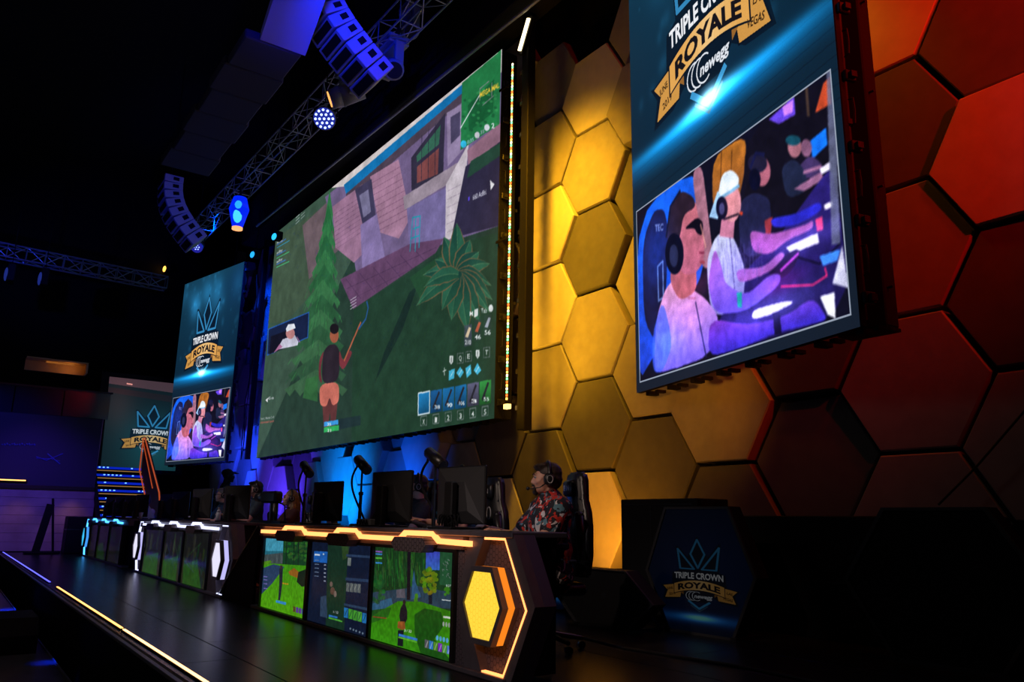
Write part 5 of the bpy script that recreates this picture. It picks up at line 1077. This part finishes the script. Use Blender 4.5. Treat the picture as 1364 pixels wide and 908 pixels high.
    if headset:
        b = B(); tube(b, [hv(.097*math.cos(a), .012, -.0+.135*math.sin(a)) for a in np.linspace(0.1, PI-.1, 20)], .014, 8); hb = obj('headset_band', b, M_['plastic'], t, True)
        for s in (-1, 1):
            b = B(); q0 = hv(s*.078, .012, -.004); q1 = hv(s*.118, .012, -.004); cone(b, q0, q1, .048, .042, 18); e = obj('ear_cup', b, M_['plastic'], t, True)
            b = B(); q2 = hv(s*.120, .012, -.004); tube(b, [q2+(HR @ Vector((0, .022*math.cos(a), .028*math.sin(a)))) for a in np.linspace(0, 2*PI, 15)[:-1]], .0025, 5, True); obj('cup_ring', b, CHW, e)
        b = B(); tube(b, [hv(.10, -.01, -.03), hv(.09, -.06, -.065), hv(.05, -.12, -.075), hv(.02, -.14, -.072)], .0045, 6); ball(b, hv(.018, -.142, -.071), .015); obj('microphone_boom', b, M_['plastic'], t, True)
    return t
DENIM = mat('dark_trousers', (.02, .022, .03), .8)
def floral_mat():
    m = mat('floral_shirt_cloth', (.01, .01, .012), .8); nt = m.node_tree; b = nt.nodes['Principled BSDF']; tc = nt.nodes.new('ShaderNodeTexCoord')
    prev = None; base = (.010, .010, .014, 1)
    for i, (sc, th, col) in enumerate(((12, .61, (.55, .03, .015, 1)), (13, .66, (.65, .62, .60, 1)), (10, .68, (.10, .22, .26, 1)))):
        mp = nt.nodes.new('ShaderNodeMapping'); mp.inputs['Location'].default_value = (i*3.7+.4, i*1.3, i*5.1); n = nt.nodes.new('ShaderNodeTexNoise'); n.inputs['Scale'].default_value = sc; n.inputs['Detail'].default_value = 2.5; n.inputs['Distortion'].default_value = 1.4
        r = nt.nodes.new('ShaderNodeValToRGB'); r.color_ramp.interpolation = 'CONSTANT'; r.color_ramp.elements[0].color = (0, 0, 0, 1); r.color_ramp.elements[1].position = th-.05; r.color_ramp.elements[1].color = (1, 1, 1, 1)
        mx = nt.nodes.new('ShaderNodeMix'); mx.data_type = 'RGBA'; nt.links.new(tc.outputs['Object'], mp.inputs[0]); nt.links.new(mp.outputs[0], n.inputs['Vector']); nt.links.new(n.outputs['Fac'], r.inputs['Fac']); nt.links.new(r.outputs['Color'], mx.inputs[0])
        if prev: nt.links.new(prev, mx.inputs[6])
        else: mx.inputs[6].default_value = base
        mx.inputs[7].default_value = col; prev = mx.outputs[2]
    nt.links.new(prev, b.inputs['Base Color']); return m
HAIRB = mat('dark_brown_hair', (.035, .018, .010), .6, noise=.4, nscale=60, bump=.3); HAIRG = mat('grey_hair', (.22, .23, .22), .6, noise=.3, nscale=60); HAIRL = mat('long_brown_hair', (.24, .13, .05), .5, noise=.4, nscale=50, bump=.3); HAIRK = mat('black_hair', (.012, .01, .01), .5)
TEE = mat('charcoal_tee', (.035, .038, .042), .85, noise=.2, nscale=40); NAVY = mat('navy_jersey', (.012, .03, .05), .7); TEAL = mat('teal_print_shirt', (.06, .30, .30), .8, noise=.8, nscale=18); DARKR = mat('dark_red_jersey', (.06, .01, .012), .8); LILAC = mat('pale_pink_shirt', (.7, .45, .6), .8); BLK = mat('silhouette_black', (.006, .006, .007), .9)
gaming_chair('black gaming chair with pale headrest lettering behind the floral shirt man', -5.30, 4.14, math.radians(-20), sc=.98)
person('man in a dark red and white floral shirt with headset and goatee', -5.14, 3.98, math.radians(-16), z=-.07, head_yaw=math.radians(-14), skin=SKIN, shirt=floral_mat(), hair=HAIRB, beard=True, vox=.008, arms=[((-.27, -.14, .88), (-.16, -.36, .94)), ((.28, -.12, .86), (.20, -.38, .92))], scale=1.07, wide=1.18)
gaming_chair('black gaming chair hidden behind the nearest monitor', -6.50, 4.12, math.radians(-8), sc=.98)
person('player in teal print shirt mostly hidden behind the nearest monitor', -6.50, 4.0, math.radians(-6), z=.06, shirt=TEAL, hair=HAIRB, headset=True, vox=.012, arms=[((-.30, -.14, .90), (-.26, -.40, .95)), ((.33, -.12, .88), (.25, -.42, .93))], scale=1.0)
gaming_chair('black gaming chair with pale lettering behind the man in the grey shirt', -7.74, 4.14, math.radians(-14), sc=.98)
person('man in charcoal grey shirt with headset, face behind a monitor', -7.37, 4.0, math.radians(-12), z=.02, head_yaw=math.radians(-12), skin=SKIN2, shirt=TEE, hair=HAIRK, vox=.011, arms=[((-.30, -.14, .86), (-.16, -.40, .92)), ((.30, -.12, .86), (.20, -.40, .92))])
gaming_chair('empty grey trimmed gaming chair between the woman and the leftmost camera pole', -10.95, 4.35, math.radians(-24), trim=True, sc=1.0, letters='N X')
person('woman with long brown hair and headset in a dark red jersey', -12.05, 4.35, math.radians(-6), z=-.05, head_yaw=math.radians(-6), skin=SKIN2, shirt=DARKR, hair=HAIRL, hairstyle='long', vox=.012, scale=1.02)
gaming_chair('black gaming chair behind the long haired woman', -12.1, 4.5, math.radians(-16), sc=.98)
person('man with short dark hair and headset in a navy jersey with pale blue emblem', -12.70, 4.0, math.radians(-4), z=.06, head_yaw=math.radians(-8), skin=SKIN2, shirt=NAVY, hair=HAIRK, vox=.012, scale=1.04)
gaming_chair('black gaming chair behind the man in the navy jersey', -12.8, 4.12, math.radians(-20), sc=.98)
person('grey haired player with glasses and headset at the middle desk', -14.3, 3.95, math.radians(-4), z=.05, head_yaw=math.radians(-6), skin=SKIN2, shirt=NAVY, hair=HAIRG, glasses=True, vox=.013)
gaming_chair('black gaming chair behind the grey haired player', -14.4, 4.08, math.radians(-18), sc=.98)
person('standing figure with a cap seen as a silhouette behind the players', -16.6, 4.7, math.radians(160), shirt=BLK, hair=None, hairstyle='none', cap=BLK, skin=BLK, headset=False, pose='stand', vox=.016, arms=[((-.30, .02, 1.16), (-.24, -.2, 1.0)), ((.30, .02, 1.16), (.24, -.2, 1.0))], trousers=BLK, sleeve='long', scale=1.12)  # skin and clothes coloured black for the shade of a silhouette
person('player in pale shirt bending over the left end of the middle desk, lit purple', at(203, 660, Y=4.0).x, 4.0, math.radians(-40), z=.0, shirt=LILAC, hair=HAIRK, vox=.016, lean=.25, arms=[((-.34, -.2, .92), (-.30, -.52, .97)), ((.34, -.2, .92), (.3, -.5, .95))])
for k, (px) in enumerate((228, 262)):
    gaming_chair(['black empty gaming chair at the middle desk, leftmost', 'black empty gaming chair at the middle desk near the standing figure'][k], at(px, 660, Y=4.35).x, 4.35, math.radians(-16), sc=.98)
# ------------------------------------------------------------------ hexagonal sign stands at the right
def hex_sign(label, cx, y, w2, wt, z0, z1, img=None, es=.2, zm=None):
    t = thing('hexagonal_sign_stand', label, 'sign', (cx, y, 0)); zm = zm or (z0+z1)/2
    P = [(-wt, z0), (wt, z0), (w2, zm), (wt, z1), (-wt, z1), (-w2, zm)]
    b = B(); prism(b, P, .01, .16); obj('body', b, M_['black'], t)
    b = B(); ring(b, P, [(x*.95, zm+(z-zm)*.96) for x, z in P], -.012, .01); obj('rim', b, SIGNR, t)
    if img:
        b = B(); vs = [b.verts.new((x*.95, .004, zm+(z-zm)*.96)) for x, z in P]; f = b.faces.new(vs); uv = b.loops.layers.uv.new('UVMap')
        for l in f.loops: l[uv].uv = ((l.vert.co.x+w2)/(2*w2), (l.vert.co.z-z0)/(z1-z0))
        obj('glowing_print', b, imat('sign_face', img, es), t)  # print emits faintly, in place of light falling on it
    b = B()
    for s in (-1, 1): box(b, s*wt-.03, s*wt+.03, -.02, .45, 0, .03); beam(b, (s*wt, .44, .02), (s*wt, .16, zm), .03)
    tag(obj('rear_supports', b, M_['steel'], t), kind='stuff')
    return t
SIGNR = mat('sign_rim', (.03, .03, .034), .4)
hex_sign('hexagonal stand with dim blue event badge, in front of the olive panels', -5.25, 5.9, .68, .40, .0, 1.17, IMG_BADGE, .065, .55)
hex_sign('hexagonal event badge stand mostly hidden behind the floral shirt man', at(748, 800, Y=6.0).x-.30, 6.0, .62, .36, .0, 1.02, IMG_BADGE, .07)
hex_sign('low plain black hexagonal stand between the man and the badge stand', -6.06, 5.40, .72, .36, .0, .56)
hex_sign('large plain black hexagonal stand at the right edge', -3.15, 6.2, .78, .40, .0, 1.16)
t = thing('black_cabinet', 'black upright cabinet behind the badge stand', 'cabinet', (-6.2, 6.35, 0)); b = B(); box(b, -.57, .57, 0, .5, 0, 1.27, bev=.01); obj('body', b, M_['black'], t); b = B(); box(b, -.10, -.08, -.006, 0, .1, 1.2); box(b, -.5, .5, -.006, 0, 1.2, 1.215); obj('door_seam', b, M_['steel'], t)
t = thing('stage_riser', 'long low black riser along the foot of the panel wall', 'riser', (-4.55, 6.72, 0)); b = B(); box(b, -1.1, 1.6, 0, .33, 0, 1.10, bev=.01); obj('body', b, M_['black'], t); b = B(); box(b, -1.1, 1.6, -.006, 0, .5, .515); obj('seam', b, M_['steel'], t)
t = tag(obj('floor_cable', tube(B(), [(-8.5, 4.9, .01), (-7, 4.75, .01), (-6, 4.85, .01), (-5, 4.7, .01), (-4, 4.85, .01), (-2.5, 4.8, .01)], .012, 6), M_['plastic']), 'black cable lying across the dark floor in front of the sign stands', 'cable')
tag(obj('hanging_cable', tube(B(), [at(1250, 672, Y=7.1), at(1300, 622, Y=7.08), at(1364, 548, Y=7.05), at(1420, 480, Y=7.05)], .010, 6), M_['plastic']), 'thin black cable slanting across the red panels at the right', 'cable')
t = thing('floor_marker', 'small pale taped card on the floor at the lower right', 'card', (at(1305, 881, Z=.0).x, at(1305, 881, Z=.0).y, 0)); b = B(); box(b, -.13, .13, -.04, .04, 0, .006); obj('card', b, mat('tape', (.3, .3, .3), .6), t)
